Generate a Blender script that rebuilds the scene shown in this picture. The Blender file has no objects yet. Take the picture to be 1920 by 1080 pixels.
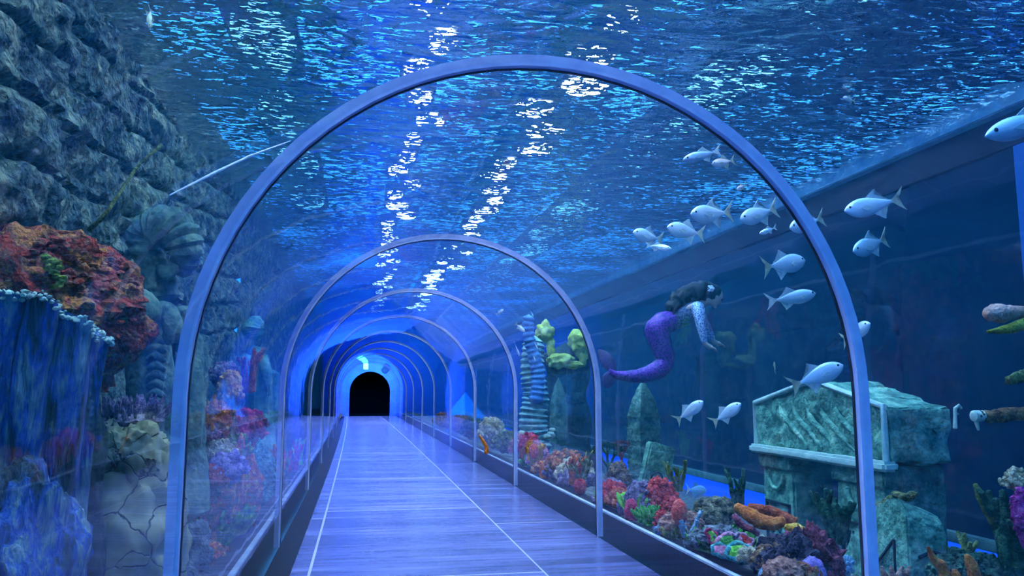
import bpy, bmesh, math, random
from mathutils import Vector, Matrix, noise
S = bpy.context.scene
COL = S.collection
PI = math.pi
rnd = random.Random(7)

# ---------------------------------------------------------------- camera
FPX, EYE = 1500.0, 1.18
CAMZ = Vector((0, 0, EYE))
yaw, pit = 0.1856388, 0.1273077
FW = Vector((math.sin(yaw)*math.cos(pit), math.cos(yaw)*math.cos(pit), math.sin(pit)))
RT = Vector((math.cos(yaw), -math.sin(yaw), 0))
UP = RT.cross(FW)
cd = bpy.data.cameras.new('camera'); cam = bpy.data.objects.new('camera', cd); COL.objects.link(cam)
cd.sensor_width = 36; cd.lens = FPX/1920*36; cd.clip_start = .05; cd.clip_end = 200
cam.matrix_world = Matrix((( RT.x, UP.x, -FW.x, 0), (RT.y, UP.y, -FW.y, 0), (RT.z, UP.z, -FW.z, EYE), (0, 0, 0, 1)))
S.camera = cam
def ray(px, py): return FW + RT*((px-960)/FPX) - UP*((py-540)/FPX)
def at(px, py, Y):
    d = ray(px, py); return CAMZ + d*(Y/d.y)
def atx(px, py, X):
    d = ray(px, py); return CAMZ + d*(X/d.x)
def sm(a, b, x):
    t = min(1, max(0, (x-a)/(b-a))); return t*t*(3-2*t)
# the right-hand bed falls from the kerb to the far window
def bed(x, y):
    t = min(1, max(0, (x-2.15)/2.6))
    z = .17 - .50*t**1.15
    return z + .05*noise.noise(Vector((x*1.3, y*1.3, 3)))
def onbed(px, py):
    d = ray(px, py); t = 1.5
    while t < 40:
        p = CAMZ + d*t
        if p.z <= bed(p.x, p.y): return p
        t += .02
    return p

# ---------------------------------------------------------------- helpers
def tag(o, label=None, cat=None, group=None, kind=None):
    if label: o['label'] = label
    if cat: o['category'] = cat
    if group: o['group'] = group
    if kind: o['kind'] = kind
    return o
def obj(name, bm, m, parent=None, smooth=True, recalc=True):
    me = bpy.data.meshes.new(name)
    if recalc: bmesh.ops.recalc_face_normals(bm, faces=bm.faces)
    bm.to_mesh(me); bm.free()
    return objm(name, me, m, parent, smooth)
def objm(name, me, m=None, parent=None, smooth=True):
    if m is not None and len(me.materials) == 0:
        for x in (m if isinstance(m, (list, tuple)) else [m]): me.materials.append(x)
    if smooth:
        for p in me.polygons: p.use_smooth = True
        me.set_sharp_from_angle(angle=.9)
    o = bpy.data.objects.new(name, me); COL.objects.link(o)
    if parent: o.parent = parent
    return o
def empty(name, loc, rot=(0, 0, 0)):
    o = bpy.data.objects.new(name, None); COL.objects.link(o); o.location = loc; o.rotation_euler = rot
    o.empty_display_size = .1
    return o
def struct(o): o['kind'] = 'structure'; return o
def fbm(p, sc=1, oct=4, seed=0): return noise.fractal(Vector(p)*sc + Vector((seed*7.3, seed*3.1, seed*5.7)), 1.0, 2.0, oct)
def bx(bm, lo, hi, bev=0):
    r = bmesh.ops.create_cube(bm, size=1)
    vs = r['verts']
    for v in vs:
        v.co = Vector([lo[i] + (v.co[i]+.5)*(hi[i]-lo[i]) for i in range(3)])
    if bev:
        es = list({e for v in vs for e in v.link_edges})
        bmesh.ops.bevel(bm, geom=es, offset=bev, segments=2, affect='EDGES')
def boxbm(lo, hi, bev=0): 
    bm = bmesh.new(); bx(bm, lo, hi, bev); return bm
def ball(bm, c, r, sub=2, sq=(1, 1, 1), amp=0, fr=3, seed=0):
    res = bmesh.ops.create_icosphere(bm, subdivisions=sub, radius=1)
    for v in res['verts']:
        n = v.co.normalized(); k = 1 + (amp*fbm(n, fr, 4, seed) if amp else 0)
        v.co = Vector(c) + Vector((n.x*r*sq[0], n.y*r*sq[1], n.z*r*sq[2]))*k
    return res['verts']
def tube(bm, pts, rad, seg=10, cap=True, hollow=0, wob=0, seed=0):
    pts = [Vector(p) for p in pts]; n = len(pts)
    rad = rad if isinstance(rad, (list, tuple)) else [rad]*n
    rings = []; ref = None
    for i, p in enumerate(pts):
        t = (pts[min(i+1, n-1)] - pts[max(i-1, 0)]).normalized()
        if ref is None:
            ref = t.cross(Vector((0, 0, 1)))
            if ref.length < .1: ref = t.cross(Vector((1, 0, 0)))
        ref = (ref - t*ref.dot(t)).normalized(); b = t.cross(ref)
        ring = []
        for k in range(seg):
            a = 2*PI*k/seg
            q = (ref*math.cos(a) + b*math.sin(a))
            rr = rad[i]*(1 + (wob*fbm(p+q*rad[i], 6/max(rad[i]*10, .3), 3, seed) if wob else 0))
            ring.append(bm.verts.new(p + q*rr))
        rings.append(ring)
    for i in range(n-1):
        for k in range(seg):
            bm.faces.new((rings[i][k], rings[i][(k+1) % seg], rings[i+1][(k+1) % seg], rings[i+1][k]))
    if cap:
        t0 = (pts[0]-pts[1]).normalized(); t1 = (pts[-1]-pts[-2]).normalized()
        c0 = bm.verts.new(pts[0] + t0*rad[0]*.5)
        c1 = bm.verts.new(pts[-1] + (t1*(-hollow) if hollow else t1*rad[-1]*.55))
        for k in range(seg):
            bm.faces.new((rings[0][(k+1) % seg], rings[0][k], c0)); bm.faces.new((rings[-1][k], rings[-1][(k+1) % seg], c1))
def spline(ps, n=16):
    ps = [Vector(p) for p in ps]; out = []
    P = [ps[0]*2-ps[1]] + ps + [ps[-1]*2-ps[-2]]
    for i in range(1, len(P)-2):
        for k in range(n):
            t = k/n; a, b, c, d = P[i-1], P[i], P[i+1], P[i+2]
            out.append(.5*((2*b) + (c-a)*t + (2*a-5*b+4*c-d)*t*t + (3*b-a-3*c+d)*t**3))
    out.append(ps[-1]); return out
def lerps(vals, n):
    out = []
    for i in range(n):
        f = i/(n-1)*(len(vals)-1); k = min(int(f), len(vals)-2); out.append(vals[k] + (vals[k+1]-vals[k])*(f-k))
    return out
def extr(bm, outline, y0, y1, f=None):
    """closed XZ outline extruded along Y"""
    a = [bm.verts.new((p[0], y0, p[1])) for p in outline]; b = [bm.verts.new((p[0], y1, p[1])) for p in outline]
    n = len(outline)
    bm.faces.new(a); bm.faces.new(list(reversed(b)))
    for i in range(n): bm.faces.new((a[i], b[i], b[(i+1) % n], a[(i+1) % n]))

# ---------------------------------------------------------------- materials
def hexc(h): 
    return tuple(((int(h[i:i+2], 16)/255+.055)/1.055)**2.4 if int(h[i:i+2], 16) > 10 else int(h[i:i+2], 16)/255/12.92 for i in (0, 2, 4)) + (1,)
def C(c): return hexc(c) if isinstance(c, str) else tuple(c) + (1,) if len(c) == 3 else c
def newmat(name):
    m = bpy.data.materials.new(name); m.use_nodes = True; nt = m.node_tree; nt.nodes.clear()
    out = nt.nodes.new('ShaderNodeOutputMaterial'); return m, nt, out
def N(nt, t, **kw):
    n = nt.nodes.new(t)
    for k, v in kw.items():
        if k in n.inputs: n.inputs[k].default_value = v
        else: setattr(n, k, v)
    return n
def ramp(nt, fac, stops):
    r = nt.nodes.new('ShaderNodeValToRGB'); e = r.color_ramp.elements
    while len(e) < len(stops): e.new(.5)
    for i, (p, c) in enumerate(stops): e[i].position = p; e[i].color = C(c)
    nt.links.new(fac, r.inputs[0]); return r.outputs[0]
def mat(name, stops, scale=4, rough=.8, bump=.4, bscale=None, metal=0, stretch=(1, 1, 1), detail=6, dist=.02, kind='noise', spec=.3, coat=0):
    """procedural surface: a colour ramp over object-space noise (or cells) with a bump"""
    m, nt, out = newmat(name); L = nt.links.new
    p = N(nt, 'ShaderNodeBsdfPrincipled', Roughness=rough, Metallic=metal)
    p.inputs['Specular IOR Level'].default_value = spec
    p.inputs['Coat Weight'].default_value = coat
    tc = N(nt, 'ShaderNodeTexCoord'); mp = N(nt, 'ShaderNodeMapping'); mp.inputs['Scale'].default_value = stretch
    L(tc.outputs['Object'], mp.inputs[0])
    if kind == 'cell':
        t = N(nt, 'ShaderNodeTexVoronoi', Scale=scale); fac = t.outputs['Distance']
    elif kind == 'wave':
        t = N(nt, 'ShaderNodeTexWave', Scale=scale, Distortion=4.0); fac = t.outputs['Fac']
    else:
        t = N(nt, 'ShaderNodeTexNoise', Scale=scale, Detail=detail, Roughness=.65); fac = t.outputs['Fac']
    L(mp.outputs[0], t.inputs['Vector'])
    if isinstance(stops, str): stops = [(0, stops)]
    if len(stops) > 1: L(ramp(nt, fac, stops), p.inputs['Base Color'])
    else: p.inputs['Base Color'].default_value = C(stops[0][1])
    if bump:
        b = N(nt, 'ShaderNodeBump', Strength=bump, Distance=dist)
        t2 = N(nt, 'ShaderNodeTexNoise', Scale=bscale or scale*4, Detail=6)
        L(mp.outputs[0], t2.inputs['Vector']); L(t2.outputs['Fac'], b.inputs['Height']); L(b.outputs[0], p.inputs['Normal'])
    L(p.outputs[0], out.inputs[0]); return m
def emis(name, col, s):
    m, nt, out = newmat(name); e = N(nt, 'ShaderNodeEmission', Color=C(col), Strength=s); nt.links.new(e.outputs[0], out.inputs[0]); return m

M = {}
def acrylic():
    m, nt, out = newmat('clear acrylic'); L = nt.links.new
    g = N(nt, 'ShaderNodeNewGeometry'); fr = N(nt, 'ShaderNodeFresnel', IOR=1.49)
    inv = N(nt, 'ShaderNodeMath', operation='SUBTRACT'); inv.inputs[0].default_value = 1; L(g.outputs['Backfacing'], inv.inputs[1])
    mu = N(nt, 'ShaderNodeMath', operation='MULTIPLY'); L(fr.outputs[0], mu.inputs[0]); L(inv.outputs[0], mu.inputs[1])
    # slight ripples of the moulded sheet smear the reflections along the tunnel
    tc = N(nt, 'ShaderNodeTexCoord'); mp = N(nt, 'ShaderNodeMapping'); mp.inputs['Scale'].default_value = (6, 1.2, 2)
    t = N(nt, 'ShaderNodeTexNoise', Scale=1.0, Detail=3); b = N(nt, 'ShaderNodeBump', Strength=.06, Distance=.03)
    L(tc.outputs['Object'], mp.inputs[0]); L(mp.outputs[0], t.inputs['Vector']); L(t.outputs['Fac'], b.inputs['Height'])
    tr = N(nt, 'ShaderNodeBsdfTransparent', Color=(.97, .99, 1, 1)); gl = N(nt, 'ShaderNodeBsdfGlossy', Roughness=.02)
    L(b.outputs[0], gl.inputs['Normal'])
    mx = N(nt, 'ShaderNodeMixShader'); L(mu.outputs[0], mx.inputs[0]); L(tr.outputs[0], mx.inputs[1]); L(gl.outputs[0], mx.inputs[2])
    L(mx.outputs[0], out.inputs[0]); return m
M['acrylic'] = acrylic()
ZS = 3.40
def watermat():
    m, nt, out = newmat('tank water'); L = nt.links.new
    g = N(nt, 'ShaderNodeNewGeometry'); sx_ = N(nt, 'ShaderNodeSeparateXYZ'); L(g.outputs['Position'], sx_.inputs[0])
    mask = N(nt, 'ShaderNodeMath', operation='GREATER_THAN'); mask.inputs[1].default_value = ZS-.02; L(sx_.outputs['Z'], mask.inputs[0])
    mp = N(nt, 'ShaderNodeMapping'); mp.inputs['Scale'].default_value = (.75, 1.5, 1); mp.inputs['Rotation'].default_value = (0, 0, -.35)
    L(g.outputs['Position'], mp.inputs[0])
    t1 = N(nt, 'ShaderNodeTexNoise', Scale=2.2, Detail=2, Distortion=.6); t2 = N(nt, 'ShaderNodeTexNoise', Scale=6.5, Detail=4, Distortion=.5)
    for t in (t1, t2): L(mp.outputs[0], t.inputs['Vector'])
    b1 = N(nt, 'ShaderNodeBump', Strength=1, Distance=.06); b2 = N(nt, 'ShaderNodeBump', Strength=1, Distance=.024)
    L(t1.outputs['Fac'], b1.inputs['Height']); L(t2.outputs['Fac'], b2.inputs['Height']); L(b1.outputs[0], b2.inputs['Normal'])
    t3 = N(nt, 'ShaderNodeTexNoise', Scale=16, Detail=2, Distortion=.5); L(mp.outputs[0], t3.inputs['Vector'])
    tg = N(nt, 'ShaderNodeTexNoise', Scale=.8, Detail=3); L(g.outputs['Position'], tg.inputs['Vector'])
    gm = N(nt, 'ShaderNodeMapRange'); gm.inputs[1].default_value = .36; gm.inputs[2].default_value = .66; gm.inputs[3].default_value = .69; gm.inputs[4].default_value = .53; L(tg.outputs['Fac'], gm.inputs[0])
    sb = N(nt, 'ShaderNodeMath', operation='SUBTRACT'); L(t3.outputs['Fac'], sb.inputs[0]); L(gm.outputs[0], sb.inputs[1])
    pm = N(nt, 'ShaderNodeMath', operation='MAXIMUM'); L(sb.outputs[0], pm.inputs[0]); pm.inputs[1].default_value = 0
    b3 = N(nt, 'ShaderNodeBump', Strength=1, Distance=.17); L(pm.outputs[0], b3.inputs['Height']); L(b2.outputs[0], b3.inputs['Normal']); b2 = b3
    fr = N(nt, 'ShaderNodeFresnel', IOR=1.33); L(b2.outputs[0], fr.inputs['Normal'])
    tr = N(nt, 'ShaderNodeBsdfTransparent'); gl = N(nt, 'ShaderNodeBsdfGlossy', Roughness=.09); L(b2.outputs[0], gl.inputs['Normal'])
    mu = N(nt, 'ShaderNodeMath', operation='MULTIPLY'); L(fr.outputs[0], mu.inputs[0]); L(mask.outputs[0], mu.inputs[1])
    mx = N(nt, 'ShaderNodeMixShader'); L(mu.outputs[0], mx.inputs[0]); L(tr.outputs[0], mx.inputs[1]); L(gl.outputs[0], mx.inputs[2])
    L(mx.outputs[0], out.inputs['Surface'])
    ab = N(nt, 'ShaderNodeVolumeAbsorption', Color=(.04, .60, .93, 1), Density=.17)
    sc = N(nt, 'ShaderNodeVolumeScatter', Color=(.06, .58, 1, 1), Density=.020, Anisotropy=.3)
    ad = N(nt, 'ShaderNodeAddShader'); L(ab.outputs[0], ad.inputs[0]); L(sc.outputs[0], ad.inputs[1]); L(ad.outputs[0], out.inputs['Volume'])
    return m
M['water'] = watermat()
def floormat():
    m, nt, out = newmat('walkway planks'); L = nt.links.new
    p = N(nt, 'ShaderNodeBsdfPrincipled', Roughness=.24); p.inputs['Specular IOR Level'].default_value = .6
    uv = N(nt, 'ShaderNodeUVMap'); s = N(nt, 'ShaderNodeSeparateXYZ'); L(uv.outputs[0], s.inputs[0])
    def mth(op, a, b=None):
        n = N(nt, 'ShaderNodeMath', operation=op)
        for i, v in enumerate((a, b)):
            if v is None: continue
            if isinstance(v, (int, float)): n.inputs[i].default_value = v
            else: L(v, n.inputs[i])
        return n.outputs[0]
    X, Y = s.outputs[0], s.outputs[1]
    side = mth('GREATER_THAN', X, 1.21); left = mth('LESS_THAN', X, -.30)
    off = mth('ADD', mth('MULTIPLY', side, 1.0), mth('MULTIPLY', left, .45))
    yy = mth('DIVIDE', mth('ADD', mth('ADD', Y, off), .6), 2.95)     # plank rows
    row = mth('FLOOR', yy); fr = mth('FRACT', yy)
    seam_y = mth('LESS_THAN', fr, .006)
    sx1 = mth('LESS_THAN', mth('ABSOLUTE', mth('SUBTRACT', X, 1.21)), .006); sx2 = mth('LESS_THAN', mth('ABSOLUTE', mth('SUBTRACT', X, -.30)), .009)
    seam = mth('MAXIMUM', mth('MAXIMUM', sx1, sx2), seam_y)
    wn = N(nt, 'ShaderNodeTexWhiteNoise', noise_dimensions='2D'); cmb = N(nt, 'ShaderNodeCombineXYZ'); L(row, cmb.inputs[0]); L(side, cmb.inputs[1]); L(cmb.outputs[0], wn.inputs['Vector'])
    mp = N(nt, 'ShaderNodeMapping'); mp.inputs['Scale'].default_value = (.9, 14, 1); L(uv.outputs[0], mp.inputs[0])
    t = N(nt, 'ShaderNodeTexNoise', Scale=1.0, Detail=8, Roughness=.7); L(mp.outputs[0], t.inputs['Vector'])
    mp2 = N(nt, 'ShaderNodeMapping'); mp2.inputs['Scale'].default_value = (.35, 2.2, 1); L(uv.outputs[0], mp2.inputs[0])
    t3 = N(nt, 'ShaderNodeTexNoise', Scale=1.0, Detail=3); L(mp2.outputs[0], t3.inputs['Vector'])
    v = mth('ADD', mth('MULTIPLY', t.outputs['Fac'], .55), mth('ADD', mth('MULTIPLY', wn.outputs['Value'], .10), mth('MULTIPLY', t3.outputs['Fac'], .35)))
    v = mth('SUBTRACT', v, mth('MULTIPLY', side, .06))  # right strip darkened: its shade is put into the plank colour
    col = ramp(nt, v, [(.3, '303458'), (.5, '5a6092'), (.68, '868cc4')])
    mx = N(nt, 'ShaderNodeMix', data_type='RGBA'); L(seam, mx.inputs[0]); L(col, mx.inputs[6]); mx.inputs[7].default_value = C('a2a6d0')
    L(mx.outputs[2], p.inputs['Base Color'])
    b = N(nt, 'ShaderNodeBump', Strength=.12, Distance=.01); L(t.outputs['Fac'], b.inputs['Height']); L(b.outputs[0], p.inputs['Normal'])
    L(p.outputs[0], out.inputs[0]); return m
M['floor'] = floormat()
M['black'] = mat('black kerb', [(.3, '06080b'), (.7, '10151c')], 6, .4, .1, spec=.3)
M['bead'] = mat('kerb bead and highlight', [(.3, '9aa6b4'), (.7, 'c8d2dc')], 8, .4, .05)
M['ring'] = mat('joint band', [(.3, 'a0a8d0'), (.7, 'c4c8e4')], 9, .45, .1, stretch=(1, 8, 1), spec=.5)
M['ringdark'] = mat('joint gasket', [(.3, '20242e'), (.7, '363c4a')], 9, .5, .1)
M['sand'] = mat('gravel bed', [(.3, '2b3336'), (.5, '6a6a60'), (.7, '9a968a')], 22, .95, .8, 60, dist=.03)
M['window'] = None
M['navy'] = mat('painted beam', [(.3, '04071a'), (.7, '080e30')], 2, .5, .1)
M['cyan'] = mat('waterline reflection', [(.3, '6fa6b4'), (.7, 'a8d6da')], 5, .6, .3)
M['sill'] = mat('weathered sill', [(.3, '3f6660'), (.7, '6d9488')], 6, .8, .4)
M['bluewall'] = emis('backlit blue strip', (.01, .10, 1.0), 1.0)
M['paint'] = mat('blue painted wall', [(.3, '4868e0'), (.7, '6088f8')], 3, .6, .1)
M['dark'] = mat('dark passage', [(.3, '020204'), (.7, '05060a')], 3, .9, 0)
M['rock'] = mat('wet rock', [(.26, '18262c'), (.42, '425c5c'), (.54, '7c8a70'), (.70, 'c0b890')], 5.5, .9, 1, 26, dist=.08)
M['stone'] = mat('carved stone', [(.26, '34544e'), (.42, '528c74'), (.55, '80b898'), (.72, 'c4e8bc')], 7, .9, 1, 26, dist=.035)
M['stone_dark'] = mat('mossy stone', [(.26, '28443f'), (.45, '4c7a6c'), (.6, '789e88'), (.76, 'a8bc94')], 8, .9, 1, 26, dist=.035)
M['groove'] = mat('stone groove', [(.3, '101c22'), (.7, '1c3034')], 6, .9, .3)
M['paleline'] = mat('pale stone edge', [(.3, 'a0c0b0'), (.7, 'd0e4d0')], 9, .8, .4)  # paler tone for the cornice and gable border

# ---------------------------------------------------------------- tunnel geometry
XL, XR, R, ZC = -.58, 1.93, 1.255, 1.165
XC = (XL+XR)/2
def sx(y): return -.28*(max(y-5, 0)/33)**2
def prof(r, n=40, z0=0.0):
    p = [(XC-r, z0), (XC-r, z0+(ZC-z0)*.5)]
    p += [(XC - r*math.cos(PI*i/n), ZC + r*math.sin(PI*i/n)) for i in range(n+1)]
    return p + [(XC+r, z0+(ZC-z0)*.5), (XC+r, z0)]
def shell(r0, r1, ys, z0=0.0):
    bm = bmesh.new(); A = prof(r0, z0=z0); B = prof(r1, z0=z0); n = len(A); ia = []; ib = []
    for y in ys:
        s = sx(y)
        ia.append([bm.verts.new((x+s, y, z)) for x, z in A]); ib.append([bm.verts.new((x+s, y, z)) for x, z in B])
    for k in range(len(ys)-1):
        for i in range(n-1):
            bm.faces.new((ia[k][i], ia[k+1][i], ia[k+1][i+1], ia[k][i+1])); bm.faces.new((ib[k][i], ib[k][i+1], ib[k+1][i+1], ib[k+1][i]))
        for i in (0, n-1): bm.faces.new((ia[k][i], ib[k][i], ib[k+1][i], ia[k+1][i]))
    for k in (0, len(ys)-1):
        for i in range(n-1): bm.faces.new((ia[k][i], ia[k][i+1], ib[k][i+1], ib[k][i]))
    return bm
YE = 38.0
rings_y = [2.885 + 3.6*i for i in range(10)]
edges = [-2.5] + rings_y + [YE]
for i in range(len(edges)-1):
    a, b = edges[i]+.03, edges[i+1]-.03
    ys = [a + (b-a)*k/4 for k in range(5)]
    struct(obj('window_%d' % (i+1), shell(R, R+.05, ys), M['acrylic']))
order = ['nearest pale arch band around the walkway, its legs reaching the bottom of the photo',
 'second pale arch band along the tunnel, its right leg beside the mermaid tail',
 'third thin arch band along the tunnel, in front of the ribbed pillar',
 'fourth thin arch band along the tunnel', 'fifth thin arch band along the tunnel', 'sixth thin arch band along the tunnel',
 'seventh thin arch band, fourth from the dark doorway', 'eighth thin arch band, third from the dark doorway',
 'ninth thin arch band, second from the dark doorway', 'last thin arch band just before the dark doorway']
for i, y in enumerate(rings_y):
    e = tag(empty('arch_band', (XC+sx(y), y, 0)), order[i], 'arch', 'arch bands along the acrylic tunnel')
    w = .023
    o = obj('band', shell(R-.006, R+.038, [y-w, y+w]), M['ring'], e); o.matrix_parent_inverse = Matrix.Translation(-e.location)
    o = obj('gasket', shell(R-.010, R-.0065, [y+w*.2, y+w*.8]), M['ringdark'], e); o.matrix_parent_inverse = Matrix.Translation(-e.location)
# floor and kerbs follow the gentle bend
def strip(x0, x1, z0, z1, ys, uv=False):
    bm = bmesh.new(); L = bm.loops.layers.uv.new('UVMap') if uv else None; rows = []
    for y in ys:
        s = sx(y); rows.append([bm.verts.new((x+s, y, z)) for x, z in ((x0, z1), (x1, z1), (x1, z0), (x0, z0))])
    for k in range(len(ys)-1):
        for i in range(4): bm.faces.new((rows[k][i], rows[k][(i+1) % 4], rows[k+1][(i+1) % 4], rows[k+1][i]))
    bm.faces.new(rows[0]); bm.faces.new(list(reversed(rows[-1])))
    if uv:
        for f in bm.faces:
            for l in f.loops: l[L].uv = (l.vert.co.x - sx(l.vert.co.y), l.vert.co.y)
    return bm
YS = [-2.5 + (YE+2.5)*i/24 for i in range(25)]
struct(obj('floor', strip(-.42, 1.925, -.12, 0, YS, True), M['floor'], smooth=False))
struct(obj('trim_1', strip(-.578, -.42, -.12, .004, YS), M['black'], smooth=False))
struct(obj('baseboard_left', strip(-.80, XC-R-.055, -.5, .20, YS), M['black'], smooth=False))
struct(obj('baseboard_right', strip(XC+R+.055, 2.16, -.5, .185, YS), M['black'], smooth=False))
struct(obj('trim_2', strip(XC+R+.053, XC+R+.085, .186, .20, YS), M['bead'], smooth=False))  # pale strip for the light caught on the kerb edge
struct(obj('trim_3', strip(XC-R-.085, XC-R-.053, .201, .215, YS), M['bead'], smooth=False))

# ---------------------------------------------------------------- tank shell
XF = 4.9
def gridbm(nx, ny, fn):
    bm = bmesh.new(); V = [[bm.verts.new(fn(i/(nx-1), j/(ny-1))) for j in range(ny)] for i in range(nx)]
    for i in range(nx-1):
        for j in range(ny-1): bm.faces.new((V[i][j], V[i+1][j], V[i+1][j+1], V[i][j+1]))
    return bm
def bedf(u, v):
    x = 2.1 + u*2.95; y = -1 + 39*v**1.6
    return (x, y, bed(x, y) + .02*fbm((x, y, 0), 5, 3))
o = struct(obj('ground_right', gridbm(50, 260, bedf), M['sand']))
def bedl(u, v):
    x = -.75 - u*1.6; y = -1 + 39*v**1.6
    return (x, y, .12 - .1*u + .06*fbm((x, y, 0), 2.5, 4))
struct(obj('ground_left', gridbm(20, 160, bedl), M['sand']))
def winmat():
    m, nt, out = newmat('dark viewing window'); 
    p = N(nt, 'ShaderNodeBsdfPrincipled', Roughness=.04); p.inputs['Base Color'].default_value = (.004, .016, .05, 1); p.inputs['Specular IOR Level'].default_value = .5
    nt.links.new(p.outputs[0], out.inputs[0]); return m
M['window'] = winmat()
bm = bmesh.new(); bx(bm, (XF, -1.5, .02), (XF+.12, 38.2, 3.04)); struct(obj('wall_right', bm, M['window'], smooth=False))
bm = bmesh.new(); bx(bm, (XF-.04, -1.5, 3.04), (XF+.3, 38.2, 3.30)); struct(obj('trim_4', bm, M['navy'], smooth=False))
bm = bmesh.new(); bx(bm, (XF-.14, -1.5, 3.30), (XF+.3, 38.2, 3.47), .01); struct(obj('trim_5', bm, M['cyan'], smooth=False))  # cyan reflection along the waterline put into a pale coloured ledge
bm = bmesh.new(); bx(bm, (XF-.09, -1.5, -.06), (XF+.12, 38.2, .02), .01); struct(obj('trim_6', bm, M['sill'], smooth=False))
bm = bmesh.new(); bx(bm, (XF+.0, -1.5, -.5), (XF+.12, 38.2, -.06)); struct(obj('trim_7', bm, M['bluewall'], smooth=False))
# left rock wall: rough rock below, weathered courses of big blocks above
def wall_l(y, z):
    x = -1.47 - .10*sm(4.15, 4.3, y) + .12*sm(7.0, 9.0, y)
    m = sm(1.55, 1.75, z + .1*noise.noise(Vector((y*.8, 0, 0))))
    zz = z - .10*y; hgt = .30; row = math.floor(zz/hgt); fz = zz/hgt - row
    yy = y/1.15 + .5*(row % 2) + .2*noise.noise(Vector((row*3.3, 1, 1))); fy = yy - math.floor(yy)
    zz += .035*noise.noise(Vector((y*2.2, z*1.5, 2))); fz = zz/hgt - math.floor(zz/hgt); wob = 0
    g = max(1 - abs(fz - .5 + wob*.6 - .0 if False else min(fz, 1-fz))/.085, 0)
    g2 = max(1 - min(fy, 1-fy)/.03, 0)
    gr = min(1, max(g, g2))
    x += m*(-.10*gr + .035*fbm((y*1.0, z*2.2, row), 2.0, 5) + .03*fbm((y*.6, z*1.5, 9), 8, 3) + .011*fbm((y*.8, z*1.3, 5), 18, 3))
    x += (1-m)*(.10*fbm((y, z, 4), 1.6, 5) - .02)
    return x
def gl(u, v, y0, y1, pw):
    y = y0 + (y1-y0)*u**pw; z = -.3 + 4.1*v; return (wall_l(y, z)+sx(y), y, z)
bm = gridbm(250, 130, lambda u, v: gl(u, v, 1.0, 10, 1.2)); struct(obj('wall_left', bm, M['rock']))
bm = gridbm(90, 50, lambda u, v: gl(u, v, 9.95, 38.2, 1)); struct(obj('wall_far_left', bm, M['rock']))
bm = boxbm((-2.2, -2.0, -.5), (5.1, -1.5, 3.9)); 
# rear wall with the tunnel mouth behind the camera
def hole_wall(inner, x0, x1, z0, z1, ya, yb):
    bm = bmesh.new(); n = len(inner); outer = []
    cx = sum(p[0] for p in inner)/n; cz = 1.0
    for x, z in inner:
        dx, dz = x-cx, z-cz; t = 1e9
        if dx > 1e-6: t = min(t, (x1-cx)/dx)
        if dx < -1e-6: t = min(t, (x0-cx)/dx)
        if dz > 1e-6: t = min(t, (z1-cz)/dz)
        if dz < -1e-6: t = min(t, (z0-cz)/dz)
        outer.append((cx+dx*t, cz+dz*t))
    outer[0] = (outer[0][0], z0) if outer[0][1] < z0+.9 else outer[0]
    outer[-1] = (outer[-1][0], z0) if outer[-1][1] < z0+.9 else outer[-1]
    ri = [[bm.verts.new((x, y, z)) for x, z in inner] for y in (ya, yb)]; ro = [[bm.verts.new((x, y, z)) for x, z in outer] for y in (ya, yb)]
    for i in range(n-1):
        bm.faces.new((ri[0][i], ri[0][i+1], ro[0][i+1], ro[0][i])); bm.faces.new((ri[1][i], ro[1][i], ro[1][i+1], ri[1][i+1]))
        bm.faces.new((ri[0][i], ri[1][i], ri[1][i+1], ri[0][i+1])); bm.faces.new((ro[0][i], ro[0][i+1], ro[1][i+1], ro[1][i]))
    for i in (0, n-1): bm.faces.new((ri[0][i], ro[0][i], ro[1][i], ri[1][i]))
    return bm
bmw = hole_wall(prof(R+.06, z0=-.1), -2.3, 5.2, -.5, 3.9, -2.0, -1.6); bm.free()
struct(obj('wall_back', bmw, M['rock'], smooth=False))
# end wall, blue, with the doorway
dw = [(-.50, -.02), (-.50, .56)] + [(.43-.93*math.cos(PI*i/24), 1.12+.93*math.sin(PI*i/24)) for i in range(25)] + [(1.36, .56), (1.36, -.02)]
struct(obj('wall_front', hole_wall(dw, -2.6, 5.3, -.5, 4.4, YE, YE+.35), M['paint'], smooth=False))
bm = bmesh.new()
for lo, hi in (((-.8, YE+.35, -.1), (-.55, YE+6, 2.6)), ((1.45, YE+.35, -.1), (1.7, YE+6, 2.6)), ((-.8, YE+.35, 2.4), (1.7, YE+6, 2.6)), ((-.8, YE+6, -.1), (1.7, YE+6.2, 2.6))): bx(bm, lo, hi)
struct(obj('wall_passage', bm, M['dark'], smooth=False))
struct(obj('floor_passage', boxbm((-.8, YE, -.12), (1.7, YE+6, -.005)), M['dark'], smooth=False))

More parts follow.
